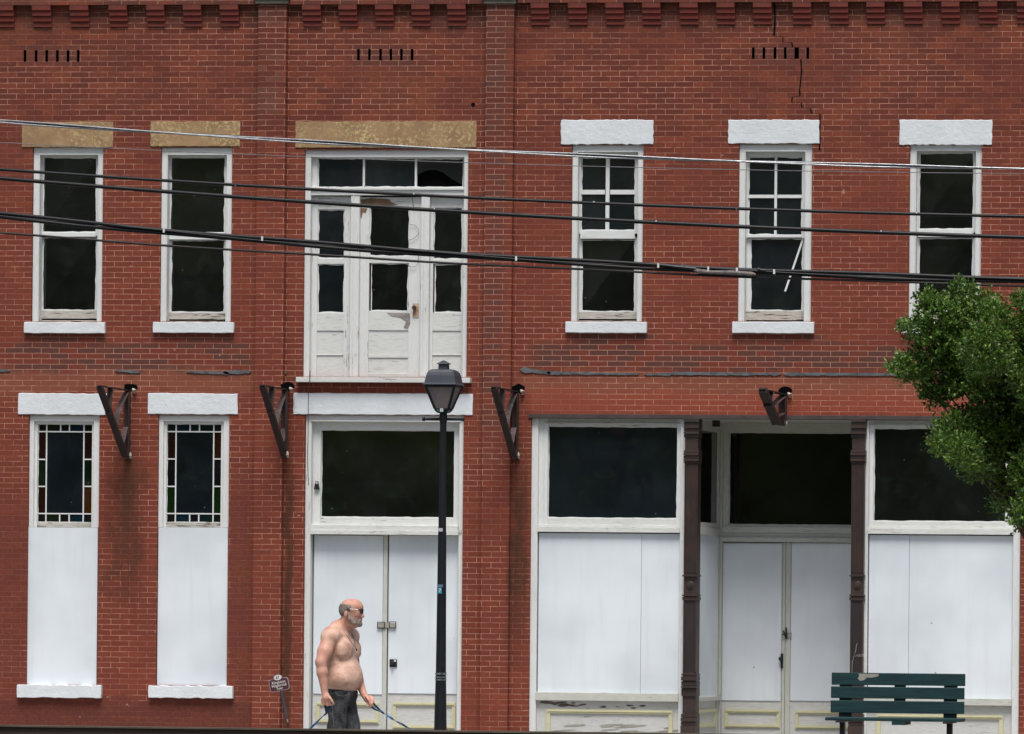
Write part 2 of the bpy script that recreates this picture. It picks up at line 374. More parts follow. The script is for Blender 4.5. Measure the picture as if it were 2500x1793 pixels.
# ------------------------------------------------------------------ the building
BLD = empty('brick_building', (0, 0, 0), 'two storey red brick commercial block with white boarded openings, buff and white lintels', 'building')
OPEN = []      # openings in the wall plane: world rects
def opening(x0, y0, x1, y1, to_ground=False):
    r = list(R(x0, y0, x1, y1))
    if to_ground: r[2] = -0.02
    OPEN.append(tuple(r)); return tuple(r)
FR_Y, SA_Y = 0.035, 0.115     # casing face, sash face

def rough_slab(name, rect, y0, y1, mat, parent, amp=.006, step=.05, seed=0):
    """painted stone slab with a slightly ragged outline"""
    X0, X1, Z0, Z1 = rect; rs = random.Random(seed); pts = []
    nx = max(2, int((X1-X0)/step)); nz = max(2, int((Z1-Z0)/step))
    for i in range(nx): pts.append((X0+(X1-X0)*i/nx, Z0+rs.uniform(-amp, amp)))
    for i in range(nz): pts.append((X1+rs.uniform(-amp, amp), Z0+(Z1-Z0)*i/nz))
    for i in range(nx): pts.append((X1-(X1-X0)*i/nx, Z1+rs.uniform(-amp, amp)))
    for i in range(nz): pts.append((X0+rs.uniform(-amp, amp), Z1-(Z1-Z0)*i/nz))
    b = MB(); b.prism(pts, y0, y1); return b.build(name, mat, parent, bevel=.006)

def putty(b, rect, y, seed=0, amp=.010, base=.007, m=0, sides='lrtb'):
    """uneven paint and putty line round a pane"""
    X0, X1, Z0, Z1 = rect; rs = random.Random(seed)
    def strip(p, q, nrm):
        L = math.dist(p, q); k = max(3, int(L/.07)); prev = None
        a = rs.uniform(0, 6); a2 = rs.uniform(0, 6)
        for i in range(k+1):
            t = i/k; x = p[0]+(q[0]-p[0])*t; z = p[1]+(q[1]-p[1])*t
            wv = base + amp*.7*abs(math.sin(a+t*L*3.1)*math.sin(a2+t*L*11.7)) + rs.uniform(0, amp*.9)
            cur = ((x, z), (x+nrm[0]*wv, z+nrm[1]*wv))
            if prev: b.quad((prev[0][0], y, prev[0][1]), (cur[0][0], y, cur[0][1]), (cur[1][0], y-.0003, cur[1][1]), (prev[1][0], y-.0003, prev[1][1]), m)
            prev = cur
    if 'l' in sides: strip((X0, Z0), (X0, Z1), (1, 0))
    if 'r' in sides: strip((X1, Z0), (X1, Z1), (-1, 0))
    if 't' in sides: strip((X0, Z1), (X1, Z1), (0, -1))
    if 'b' in sides: strip((X0, Z0), (X1, Z0), (0, 1))

def sash_window(op, cas, panes_u, rail, panes_l, brail, sill, lintel, lmat, label=None, munt=None, seed=1, glass=('glass', 'glass'), bars_tilt=0):
    """op: opening px; cas: casing inner px (l,t,r); glass rects px at sash plane"""
    x0, y0, x1, y1 = op
    o = opening(x0, y0, x1, y1)
    ci = R(cas[0], cas[1], cas[2], y1, FR_Y)
    b = MB(); oo = (o[0], o[1], o[2], o[3])
    b.box(o[0]+.002, ci[0], FR_Y, .17, o[2], o[3], 0); b.box(ci[1], o[1]-.002, FR_Y, .17, o[2], o[3], 0)
    b.box(ci[0], ci[1], FR_Y+.002, .17, ci[3], o[3], 1)
    # thin outer bead on the casing
    b.box(ci[0]-.014, ci[0]-.002, FR_Y-.008, FR_Y, o[2], ci[3]+.014, 0); b.box(ci[1]+.002, ci[1]+.014, FR_Y-.008, FR_Y, o[2], ci[3]+.014, 0)
    b.box(ci[0]-.002, ci[1]+.002, FR_Y-.008, FR_Y+.002, ci[3]+.002, ci[3]+.014, 1)
    wnd = b.build('window', [M['wv'], M['wh']], BLD, bevel=.003)
    if label: wnd['label'] = label
    gu = R(*panes_u, SA_Y+.03); gl = R(*panes_l, SA_Y+.05)
    # upper sash stands proud of the lower pane plane
    s = MB()
    s.frame((ci[0]-.03, ci[1]+.03, gu[2]-.035, ci[3]+.03), gu, SA_Y, SA_Y+.035, 0, 'lr')
    s.box(gu[0], gu[1], SA_Y+.0015, SA_Y+.035, gu[3], ci[3]+.03, 1)
    rr = R(*rail, SA_Y)
    s.box(gu[0], gu[1], SA_Y-.006, SA_Y+.035, rr[2], gu[2], 1)
    for (mx0, my0, mx1, my1) in (munt or []):
        q = R(mx0, my0, mx1, my1, SA_Y+.02); s.box(q[0], q[1], SA_Y+.012+(0.002 if mx1-mx0 > my1-my0 else 0), SA_Y+.032, q[2], q[3], 1 if mx1-mx0 > my1-my0 else 0)
    putty(s, gu, SA_Y+.0275, seed, m=0)
    so = s.build('sash', [M['wv'], M['wh']], wnd)
    s = MB()
    s.box(ci[0]-.03, gl[0], SA_Y+.037, SA_Y+.07, gl[2], rr[2]+.02, 0); s.box(gl[1], ci[1]+.03, SA_Y+.037, SA_Y+.07, gl[2], rr[2]+.02, 0)
    br = R(*brail, SA_Y+.03)
    s.box(ci[0]-.03, ci[1]+.03, SA_Y+.03, SA_Y+.07, br[2], gl[2], 2)
    s.box(ci[0]-.03, ci[1]+.03, SA_Y+.0, SA_Y+.07, o[2], br[2]-.022, 2)
    putty(s, gl, SA_Y+.0485, seed+5, m=0)
    s.build('lower_sash', [M['wv'], M['wh'], M['bare']], wnd)
    p = MB()
    p.quad((gu[0]-.02, SA_Y+.03, gu[2]-.02), (gu[1]+.02, SA_Y+.031, gu[2]-.02), (gu[1]+.02, SA_Y+.028, gu[3]+.02), (gu[0]-.02, SA_Y+.029, gu[3]+.02), 0)
    p.quad((gl[0]-.02, SA_Y+.050, gl[2]-.03), (gl[1]+.02, SA_Y+.052, gl[2]-.03), (gl[1]+.02, SA_Y+.053, gl[3]+.05), (gl[0]-.02, SA_Y+.055, gl[3]+.05), 1)
    p.build('pane', [M[glass[0]], M[glass[1]]], wnd)
    rough_slab('sill', R(*sill, -.05), -.05, .13, M['lintel'], wnd, .003, .06, seed)
    rough_slab('lintel', R(*lintel, -.012), -.012, .12, lmat, wnd, .006 if lmat is M['lintel'] else .003, .045, seed+3)
    b = MB(); b.box(o[0]-.01, o[1]+.01, .190, .22, o[2]-.01, o[3]+.01); b.build('backing', M['void'], wnd)
    return wnd

sash_window((78, 360, 250, 786), (96, 379, 238), (105, 384, 236.5, 569), (100, 569, 236, 578), (104, 580, 236, 759), (96, 759, 240, 778),
            (58, 787, 255, 814), (53, 298, 276, 360), M['tan'], seed=2)
sash_window((391, 360, 565, 786), (408, 379, 552), (416, 384, 550, 570), (412, 570, 550, 585), (417, 586, 549, 764), (408, 764, 552, 780),
            (373, 787, 570, 813), (367, 297, 586, 358), M['tan'], seed=12)
W3 = sash_window((1394, 354, 1569, 785), (1410, 372, 1556), (1419, 384, 1552, 564), (1412, 564, 1555, 583), (1420, 585, 1551, 762), (1410, 762, 1556, 779),
            (1380, 786, 1578, 813), (1369, 293, 1595, 353), M['lintel'], seed=23, glass=('glassb', 'glass'),
            munt=[(1479, 380, 1488, 566), (1415, 464, 1477, 475), (1490, 464, 1555, 475)], label='sash window with four small panes over one large pane')
W4 = sash_window((1802, 352, 1981, 785), (1819, 371, 1964), (1827, 383, 1960, 575), (1822, 575, 1962, 580), (1832, 582, 1960, 760), (1820, 760, 1964, 782),
            (1787, 786, 1987, 814), (1778, 293, 2000, 351), M['lintel'], seed=34, glass=('glassb', 'glassb'),
            munt=[(1891, 380, 1897, 577), (1823, 476, 1890, 484), (1898, 476, 1962, 484)], label='sash window with a fallen white stick leaning inside')
sash_window((2219, 354, 2395, 785), (2236, 369, 2381), (2244, 373, 2378, 561), (2240, 561, 2380, 579), (2242, 581, 2376, 760), (2236, 760, 2381, 780),
            (2198, 786, 2405, 814), (2196, 293, 2422, 354), M['lintel'], seed=45, glass=('glass', 'glass'))
b = MB(); a1 = P(1963, 577, SA_Y+.03); a2 = P(1917, 712, SA_Y-.005); b.bar(a1, a2, .022, .02, up=(0, 1, 0)); b.build('fallen_stick', M['wv'], W4)

# ---- stained glass windows below
def stained(op, gl, vb, hb, side, topv, botv, board, sill, lintel, cols, seed):
    x0, y0, x1, y1 = op; o = opening(*op)
    gy = .10; g = R(*gl, gy)
    b = MB(); brd = R(*board, .03)
    ci = R(x0+15, y0+15, x1-12, board[1], FR_Y)
    b.box(o[0]+.002, ci[0], FR_Y, .17, brd[3], o[3], 0); b.box(ci[1], o[1]-.002, FR_Y, .17, brd[3], o[3], 0); b.box(ci[0], ci[1], FR_Y+.002, .17, ci[3], o[3], 1)
    wnd = b.build('window', [M['wv'], M['wh']], BLD, bevel=.003)
    wnd['label'] = 'leaded window with small coloured border panes above a white board'
    s = MB(); s.frame((ci[0]-.02, ci[1]+.02, brd[3], ci[3]+.02), g, .07, .11, 0, 'lr')
    s.box(g[0], g[1], .0715, .11, g[3], ci[3]+.02, 1); s.box(g[0], g[1], .0715, .11, brd[3], g[2], 2)
    putty(s, g, .098, seed, .005, .003)
    s.build('sash', [M['wv'], M['wh'], M['bare']], wnd)
    ld = MB()
    def vbar(px, pa, pb): q = R(px-1.5, pa, px+1.5, pb, gy-.006); ld.box(q[0], q[1], gy-.006, gy+.004, q[2], q[3])
    def hbar(py, pa, pb): q = R(pa, py-1.5, pb, py+1.5, gy-.006); ld.box(q[0], q[1], gy-.008, gy+.004, q[2], q[3])
    gx0, gy0, gx1, gy1 = gl
    for v in vb: vbar(v, gy0-2, gy1+2)
    for h in hb: hbar(h, gx0-2, gx1+2)
    for h in side: hbar(h, gx0-2, vb[0]-2); hbar(h, vb[1]+2, gx1+2)
    for v in topv: vbar(v, gy0-2, hb[0]-2)
    for v in botv: vbar(v, hb[1]+2, gy1+2)
    ld.build('leading', M['wv'], wnd)
    mats = ['glass', 'g_green', 'g_blue', 'g_teal', 'g_maroon', 'g_purple', 'g_amber', 'g_redb', 'g_lgreen', 'g_navy']
    p = MB()
    def pane(a, c, d, e, mt):
        q = R(a, c, d, e, gy); t = random.uniform(-.001, .001)
        p.quad((q[0], gy, q[2]), (q[1], gy, q[2]), (q[1], gy+t, q[3]), (q[0], gy+t, q[3]), mats.index(mt))
    rowx_t = [gx0-3, vb[0], topv[0], topv[1], vb[1], gx1+3]; rowx_b = [gx0-3, vb[0], botv[0], botv[1], vb[1], gx1+3]
    for i in range(5): pane(rowx_t[i], gy0-3, rowx_t[i+1], hb[0], cols['t'][i]); pane(rowx_b[i], hb[1], rowx_b[i+1], gy1+3, cols['b'][i])
    ys = [hb[0], side[0], side[1], hb[1]]
    for i in range(3): pane(gx0-3, ys[i], vb[0], ys[i+1], cols['l'][i]); pane(vb[1], ys[i], gx1+3, ys[i+1], cols['r'][i])
    pane(vb[0], hb[0], vb[1], hb[1], 'g_navy')
    p.build('pane', [M[k] for k in mats], wnd)
    b = MB(); b.box(brd[0], brd[1], .03, .06, brd[2], brd[3]-.003); bo = b.build('board_panel', M['board'], wnd, bevel=.002)
    # rugged sill
    rough_slab('sill', R(*sill, -.06), -.06, .12, M['lintel'], wnd, .006, .05, seed+1)
    rough_slab('lintel', R(*lintel, -.012), -.012, .1, M['lintel'], wnd, .004, .06, seed+2)
    b = MB(); b.box(o[0]-.01, o[1]+.01, .172, .2, o[2]-.01, o[3]+.01); b.build('backing', M['void'], wnd)
stained((67, 1014, 240, 1673), (93, 1036, 226, 1276), (113, 204), (1054.5, 1254.6), (1122, 1188), (148, 169.5), (145.5, 168.6),
        (67, 1288, 237, 1674), (41, 1673, 246, 1704), (44, 961, 262, 1013),
        dict(t=['glass', 'g_green', 'g_purple', 'g_blue', 'glass'], b=['glass', 'g_green', 'g_purple', 'g_blue', 'glass'], l=['g_maroon', 'g_green', 'g_maroon'], r=['g_maroon', 'g_green', 'g_amber']), 3)
stained((383, 1014, 557, 1674), (408, 1036, 541, 1276), (429, 521), (1054.5, 1254.6), (1121, 1188), (464, 487), (463, 485),
        (385, 1288, 555, 1675), (362, 1675, 567, 1705), (361, 961, 580, 1012),
        dict(t=['g_teal', 'g_blue', 'g_teal', 'g_teal', 'g_navy'], b=['glass', 'g_blue', 'g_purple', 'g_teal', 'glass'], l=['g_maroon', 'g_purple', 'g_lgreen'], r=['g_redb', 'g_purple', 'g_lgreen']), 9)

def rect_mould(b, rect, y, wdt=.045, th=.016, m=0):
    X0, X1, Z0, Z1 = rect
    b.box(X0, X1, y-th, y, Z1-wdt, Z1, m); b.box(X0, X1, y-th, y, Z0, Z0+wdt, m)
    b.box(X0, X0+wdt, y-th+.002, y, Z0+wdt, Z1-wdt, m); b.box(X1-wdt, X1, y-th+.002, y, Z0+wdt, Z1-wdt, m)
    b.box(X0+wdt*.35, X1-wdt*.35, y-th-.008, y-th, Z1-wdt*.6, Z1-wdt*.3, m); b.box(X0+wdt*.35, X1-wdt*.35, y-th-.008, y-th, Z0+wdt*.3, Z0+wdt*.6, m)

# ---- upper double door with sidelights and transom
o = opening(741, 366, 1141, 921)
DY = .12
ent = MB(); ci = R(757, 384, 1131, 921, FR_Y)
ent.box(o[0]+.002, ci[0], FR_Y, .2, o[2], o[3], 0); ent.box(ci[1], o[1]-.002, FR_Y, .2, o[2], o[3], 0); ent.box(ci[0], ci[1], FR_Y+.002, .2, ci[3], o[3], 1)
q = R(750, 458, 1135, 477, FR_Y+.01); ent.box(ci[0], ci[1], FR_Y+.012, .2, q[2], q[3], 1); q = R(750, 458, 1135, 464, FR_Y); ent.box(ci[0], ci[1], FR_Y-.01, FR_Y+.012, q[2], q[3], 1)
for a, c in ((855, 876), (1027, 1047)):
    q = R(a, 477, c, 921, FR_Y+.02); ent.box(q[0], q[1], FR_Y+.02, .19, q[2], q[3], 0); ent.box(q[0]+.03, q[0]+.038, FR_Y+.014, FR_Y+.02, q[2], q[3], 0)
ENT = ent.build('balcony_doorway', [M['wwv'], M['wh']], BLD, bevel=.003); ENT['label'] = 'tall peeling white doorway with transom and sidelights above the lower lintel'
rough_slab('lintel', R(721, 297, 1163, 361, -.012), -.012, .12, M['tan'], ENT, .003, .05, 77)
b = MB(); q = R(722, 922, 1147, 934, -.10); b.box(q[0], q[1], -.10, .10, q[2], q[3]); b.build('sill', M['wwh'], ENT, bevel=.004)
TY = .12; tp = R(768, 387, 1132, 458, TY); b = MB()
b.box(ci[0], tp[0]+.04, TY-.02, TY+.02, tp[2], ci[3], 0); b.box(tp[0]+.04, ci[1]+.0, TY-.02, TY+.02, tp[3], ci[3]-.001, 1)
for a, c in ((886, 891), (1013, 1018)):
    q = R(a, 387, c, 458, TY-.01); b.box(q[0], q[1], TY-.015, TY+.015, q[2], q[3], 0)
putty(b, (tp[0]+.04, tp[1], tp[2], tp[3]), TY-.002, 5, .010, .004)
b.build('transom_frame', [M['wwv'], M['wwh']], ENT)
b = MB()
q = R(770, 384, 888, 461, TY); b.quad((q[0], TY, q[2]), (q[1], TY, q[2]), (q[1], TY, q[3]), (q[0], TY, q[3]))
q = R(889, 384, 1015, 461, TY); b.quad((q[0], TY+.001, q[2]), (q[1], TY+.001, q[2]), (q[1], TY, q[3]), (q[0], TY, q[3]))
# broken third pane: hole in the lower part
def T(px, py): p = P(px, py, TY); return (p.x, TY, p.z)
edge = [(1016, 461), (1016, 432), (1026, 424), (1040, 417), (1062, 415), (1082, 422), (1102, 437), (1120, 447), (1134, 455), (1134, 461)]
top = [(1016, 384), (1016, 384), (1028, 384), (1042, 384), (1062, 384), (1082, 384), (1102, 384), (1120, 384), (1134, 384)]
for i in range(1, 8): b.quad(T(*edge[i]), T(*edge[i+1]), T(*top[i+1]), T(*top[i]))
b.build('transom_pane', M['glassb'], ENT)
# door leaf and sidelights: rails and stiles with panes
def leaf(name, x0, x1, ytop, panes, rails, Y, parent, seed, kp=None, mats=('wwv', 'wwh')):
    o_ = R(x0, ytop, x1, 921, Y); b = MB(); gx0 = min(p[0] for p in panes); gx1 = max(p[2] for p in panes)
    g = [R(*p, Y+.02) for p in panes]
    X0, X1 = g[0][0], g[0][1]
    b.box(o_[0], X0, Y, Y+.04, o_[2], o_[3], 0); b.box(X1, o_[1], Y, Y+.04, o_[2], o_[3], 0)
    zs = [o_[3]] + [z for q in g for z in (q[3], q[2])]
    for i in range(0, len(zs)-1, 2): b.box(X0, X1, Y+.0015, Y+.04, zs[i+1], zs[i], 1)
    zb = zs[-1]
    rz = [P((x0+x1)/2, r, Y).z for r in rails]            # panel rail edges under the glass
    b.box(X0, X1, Y+.0015, Y+.04, rz[0], zb, 1)
    k = 0
    for i in range(0, len(rz)-1):
        if i % 2 == 0: b.box(X0, X1, Y+.012, Y+.035, rz[i+1], rz[i], 1)
        else: b.box(X0, X1, Y+.0015, Y+.04, rz[i+1], rz[i], 1)
    for i, q in enumerate(g): putty(b, q, Y+.018, seed+i, .012, .004)
    d = b.build(name, [M[mats[0]], M[mats[1]]], parent, bevel=.002)
    p = MB()
    for q in g: p.quad((q[0]-.01, Y+.02, q[2]-.01), (q[1]+.01, Y+.021, q[2]-.01), (q[1]+.01, Y+.022, q[3]+.01), (q[0]-.01, Y+.02, q[3]+.01))
    return d, p
d, p = leaf('sidelight', 757, 856, 480, [(777, 512, 842, 632), (776, 645, 841, 765)], [808, 866, 868, 921], DY, ENT, 3); p.build('sidelight_pane', M['glassb'], ENT)
d, p = leaf('sidelight', 1046, 1133, 480, [(1059, 508, 1129, 634), (1061, 645, 1128, 764)], [808, 866, 868, 921], DY, ENT, 9); p.build('sidelight_pane', M['glass'], ENT)
d, p = leaf('door', 875, 1029, 482, [(903, 506, 1000, 626), (906, 643, 998, 760)], [807, 866, 874, 912, 921], DY-.01, ENT, 15); p.build('door_pane', M['glass'], ENT)
b = MB(); q = R(1008, 741, 1022, 776, DY-.014); b.box(q[0], q[1], DY-.016, DY-.0105, q[2], q[3], 0)
pc = P(1012, 752, DY-.03)
for k in range(3): b.tube([(pc.x, DY-.016-.012*k, pc.z), (pc.x, DY-.016-.012*(k+1), pc.z)], [.012+.008*k, .016+.006*k], 10, 1)
b.build('door_knob', [plain('rust_stained_plate', (.5, .38, .28), .7, col2=(.28, .12, .05)), M['rust']], ENT)
b = MB()   # bare wood where paint is gone
def patch(b, pts, Y, m=0):
    n = len(b.v); b.v += [tuple(P(x, y, Y)) for x, y in pts]; b.f.append(tuple(range(n, n+len(pts)))); b.m.append(m)
patch(b, [(878, 488), (905, 484), (950, 487), (955, 494), (972, 500), (940, 503), (905, 500), (884, 499)], DY-.0122)
BPm = [plain('stripped_wood', (.22, .13, .075), .9, var=.4), plain('grey_bare_wood', (.30, .27, .25), .9, var=.4)]
b.build('bare_patch', BPm, ENT); b = MB()
patch(b, [(944, 764), (1001, 765), (1002, 790), (996, 803), (985, 800), (992, 786), (978, 776), (955, 772)], DY-.0122, 1)
b.build('bare_patch', BPm, ENT); b = MB()
patch(b, [(879, 508), (897, 509), (893, 521), (886, 519), (882, 534), (879, 526)], DY-.0122)
b.build('bare_patch', BPm, ENT)
b = MB(); b.tube([tuple(P(x, y, DY-.03)) for x, y in ((1003, 440), (1004, 470), (1009, 500), (1011, 510))], .003, 5)
lp = [(1000, 549), (1012, 550), (1021, 559), (1023, 570), (1014, 580), (1003, 586), (996, 587)]
b.build('loose_wire', M['rope'], ENT); b = MB(); b.tube([tuple(P(x, y, DY-.03)) for x, y in lp], .003, 5); b.build('loose_wire', M['rope'], ENT); b = MB(); lp2 = [(1021, 622), (1022, 640), (1014, 652), (1003, 652), (990, 645)]
b.tube([tuple(P(x, y, DY-.03)) for x, y in lp2], .003, 5); b.build('loose_wire', M['rope'], ENT)
b = MB(); b.box(o[0]-.01, o[1]+.01, .2, .23, o[2]-.01, o[3]+.01); b.build('backing', M['void'], ENT)

# ---- lower double doors
o = opening(741, 1014, 1128, 1850, True)
b = MB(); ci = R(757, 1030, 1118, 1821, FR_Y)
b.box(o[0]+.002, ci[0], FR_Y, .3, 0, o[3], 0); b.box(ci[1], o[1]-.002, FR_Y, .3, 0, o[3], 0); b.box(ci[0], ci[1], FR_Y+.002, .3, ci[3], o[3], 1)
b.box(ci[0]-.012, ci[1]+.012, FR_Y-.012, FR_Y, ci[3], ci[3]+.012, 1)
q = R(757, 1283, 1118, 1296, FR_Y-.02); b.box(q[0], q[1], FR_Y-.02, .2, q[2], q[3], 2); q = R(757, 1296, 1118, 1306, FR_Y-.045); b.box(q[0], q[1], FR_Y-.045, .2, q[2], q[3], 2)
DW = b.build('doorway', [M['wwv'], M['wh'], M['wwh']], BLD, bevel=.003); DW['label'] = 'white doorway with one large dark window over boarded double doors'
rough_slab('lintel', R(716, 961, 1154, 1013, -.012), -.012, .1, M['lintel'], DW, .004, .06, 55)
gy = .16; g = R(785, 1051, 1110, 1264, gy); b = MB()
b.frame((ci[0]-.01, ci[1]+.01, P(900, 1283, .1).z-.02, ci[3]+.01), g, .12, gy+.02, 0, 'lr'); b.box(g[0], g[1], .1215, gy+.02, g[3], ci[3]+.01, 1); b.box(g[0], g[1], .1215, gy+.02, P(900, 1283, .1).z-.02, g[2], 2)
putty(b, g, gy-.002, 31, .006, .004); b.build('window_frame', [M['wv'], M['wh'], M['wwh']], DW, bevel=.003)
b = MB(); b.quad((g[0]-.01, gy, g[2]-.01), (g[1]+.01, gy+.003, g[2]-.01), (g[1]+.01, gy+.006, g[3]+.01), (g[0]-.01, gy, g[3]+.01)); b.build('pane', M['glass'], DW)
b = MB(); zt = P(940, 1306, .1).z
dl = R(762, 1306, 941, 1821, .15)
def panel_door(name, x0, x1, ytop, yb, mx0, mx1, my0, my1, Y, parent, bmat='board'):
    D = R(x0, ytop, x1, 1821, Y); b = MB(); b.box(D[0], D[1], Y, Y+.045, 0.02, D[3], 0)
    dd = b.build(name, M['kick'], parent, bevel=.003)
    b = MB(); q = R(x0+2, ytop+2, x1-2, yb, Y-.012); b.box(q[0], q[1], Y-.012, Y-.001, q[2], q[3]); b.build('board_panel', M[bmat], dd, bevel=.002)
    b = MB(); rect_mould(b, R(mx0, my0, mx1, my1, Y-.016), Y-.001, .042); b.build('moulding', M['yellow'], dd)
    return dd
D1 = panel_door('door', 764, 936, 1306, 1695, 772, 925, 1716, 1766, .14, DW)
D2 = panel_door('door', 947, 1119, 1306, 1694, 958, 1111, 1716, 1780, .142, DW)
b = MB(); q = R(936, 1306, 947, 1821, .13); b.box(q[0]-.004, q[1]-.012, .122, .15, .02, q[3]); b.build('meeting_strip', M['creamv'], DW)
b = MB(); q = R(922, 1520, 966, 1534, .10); b.box(q[0], q[1], .108, .118, q[2]+.008, q[3]-.008, 0)
q2 = R(921, 1519, 940, 1535, .11); b.frame(q2, (q2[0]+.008, q2[1]-.008, q2[2]+.008, q2[3]-.008), .104, .112, 1); q2 = R(950, 1518, 967, 1534, .11); b.frame(q2, (q2[0]+.008, q2[1]-.008, q2[2]+.008, q2[3]-.008), .104, .112, 1)
b.build('latch', [M['brass'], M['black']], D2)
b = MB(); q = R(951, 1610, 969, 1629, .12); b.box(q[0], q[1], .118, .128, q[2], q[3], 0); pc = P(957, 1619, .08); b.tube([(pc.x, .118, pc.z), (pc.x, .09, pc.z), (pc.x, .07, pc.z)], [.02, .024, .016], 12, 0)
q = R(962, 1611, 967, 1616, .117); b.box(q[0], q[1], .115, .118, q[2], q[3], 1); b.build('door_knob', [M['black'], M['wv']], D2)
b = MB(); b.tube([tuple(P(x, y, -.13)) for x, y in ((757, 905), (756, 935), (753, 960), (752.5, 1010), (752.5, 1060), (751, 1110), (752, 1160), (754, 1186))], .0045, 5); b.build('hanging_wire', M['rope'], DW)
b = MB(); pb = P(773, 1186, .1); b.prism([(pb.x-.03, pb.z-.045), (pb.x+.036, pb.z-.045), (pb.x+.022, pb.z+.02), (pb.x-.018, pb.z+.02)], .085, .118)
b.tube([(pb.x-.014, .1, pb.z+.018), (pb.x-.016, .1, pb.z+.045), (pb.x+.018, .1, pb.z+.045), (pb.x+.018, .1, pb.z+.018)], .007, 6); b.build('door_bell', M['black'], DW)
b = MB(); b.box(o[0]-.01, o[1]+.01, .3, .33, -.1, o[3]+.01); b.build('backing', M['void'], DW)

# ---- shop front
o = opening(1293, 1014, 2491, 1850, True); SO = o
SF = empty('shop_front', (0, 0, 0)); SF.parent = BLD; SF['label'] = 'boarded shop front with three display openings, iron columns and a recessed entrance'
b = MB(); za, zb_ = P(1900, 1014, -.02).z, P(1900, 1024, -.02).z
b.box(o[0]-.03, o[1]+.05, -.02, .12, zb_, za); b.build('steel_lintel', M['steel'], SF, bevel=.003)
def bay(jl, jr, gl, ledge, brd, seam, sill, kick, seed, left_post, right_post, name):
    """jl,jr jamb px; gl glass px; ledge (y0,y1); brd px rect; seam x; sill (y0,y1); kick moulding rect"""
    Y = .07
    J = R(jl[0], 1022, jr[1], 1821, Y-.03); c0 = P(jl[1], 1300, Y-.03).x; c1 = P(jr[0], 1300, Y-.03).x
    b = MB()
    b.box(J[0], c0, Y-.03, .3, 0, zb_+.0, 0); b.box(c1, J[1], Y-.03, .3, 0, zb_, 0)
    fr = b.build('display_frame', [M['wv'], M['cream']], SF, bevel=.004)
    g = R(*gl, Y+.05); b = MB(); zl0, zl1 = P((jl[0]+jr[1])/2, ledge[0], Y).z, P((jl[0]+jr[1])/2, ledge[1], Y-.05).z
    b.box(c0, g[0], Y+.01, Y+.08, zl0, zb_, 0); b.box(g[1], c1, Y+.01, Y+.08, zl0, zb_, 0)
    b.box(g[0], g[1], Y+.0115, Y+.08, g[3], zb_, 1); b.box(g[0], g[1], Y+.0115, Y+.08, zl0, g[2], 2)
    b.box(c0, c1, Y-.01, Y+.08, zl0-.028, zl0, 2); b.box(c0, c1, Y-.045, Y+.08, zl1, zl0-.03, 2)
    # bead round the glass
    b.box(g[0]-.045, g[0]-.035, Y, Y+.01, zl0, g[3]+.045, 0); b.box(g[0]-.045, g[1]+.03, Y-.002, Y+.0115, g[3]+.035, g[3]+.045, 1)
    putty(b, g, Y+.047, seed, .007, .004)
    b.build('window_frame', [M['wv'], M['cream'], M['wwh']], fr, bevel=.002)
    p = MB(); p.quad((g[0]-.01, Y+.05, g[2]-.01), (g[1]+.01, Y+.053, g[2]-.01), (g[1]+.01, Y+.058, g[3]+.01), (g[0]-.01, Y+.05, g[3]+.01)); p.build('pane', M['glassb' if seed < 70 else 'glass'], fr)
    q = R(*brd, Y+.01); zs0, zs1 = P((jl[0]+jr[1])/2, sill[0], Y-.04).z, P((jl[0]+jr[1])/2, sill[1], Y-.04).z
    xs = P(seam, 1500, Y+.01).x; b = MB()
    b.box(c0+.012, xs-.0015, Y+.005, Y+.03, zs0, zl1-.012, 0); b.box(xs+.0015, c1, Y+.010, Y+.03, zs0, zl1-.012, 0)
    b.build('board_panel', M['board'], fr, bevel=.0015)
    b = MB(); b.box(c0, c1, Y-.05, Y+.06, zs1, zs0); b.build('sill', M['cream'], fr, bevel=.004)
    b = MB(); b.box(c0, c1, Y+.012, Y+.05, 0, zs1, 0); rect_mould(b, R(*kick, Y), Y+.012, .05, .02, 1)
    b.build('kick_panel', [M['kick'], M['yellow']], fr, bevel=.002)
    b = MB(); b.box(J[0], J[1], .3, .33, -.05, zb_); b.build('backing', M['void'], fr)
    return fr
FA = bay((1295, 1312), (1660, 1680), (1339, 1042, 1654, 1266), (1283, 1300), (1314, 1303, 1666, 1692), 1565, (1692, 1712), (1333, 1733, 1642, 1840), 61, 1, 1, 'a')
FB = bay((2100, 2119), (2474, 2490), (2134, 1047, 2456, 1274), (1287, 1305), (2118, 1308, 2475, 1705), 2219, (1705, 1722), (2139, 1745, 2449, 1850), 81, 1, 1, 'b')
# flaked paint on the left kick board
b = MB(); rs = random.Random(4)
for k in range(20):
    x = 1333 + rs.random()**1.5*250; y = 1716 + (x-1333)*.045 + rs.uniform(-3, 6); L = rs.uniform(4, 17)*(1-.5*(x-1333)/250); h = rs.uniform(1, 4.5)*(1-.6*(x-1333)/250)
    pts = [(x+L*math.cos(t)+rs.uniform(-3, 3), y+h*math.sin(t)+rs.uniform(-1, 1)) for t in [i*math.pi/4 for i in range(8)]]
    patch(b, pts, .0795-.0001*k)
FPm = [plain('old_dark_paint', (.13, .105, .095), .9), plain('mildew', (.30, .29, .24), .9)]
b.build('flaked_paint', FPm, FA); b = MB()
for k in range(16):
    x = 1345 + rs.random()*290; y = 1770+rs.uniform(0, 22); L = rs.uniform(10, 34); h = rs.uniform(.8, 2.6)
    patch(b, [(x+L*math.cos(t), y+h*math.sin(t)-L*.05*math.cos(t)) for t in [i*math.pi/4 for i in range(8)]], .0795-.0001*k, 1)
b.build('mildew', FPm, FA)

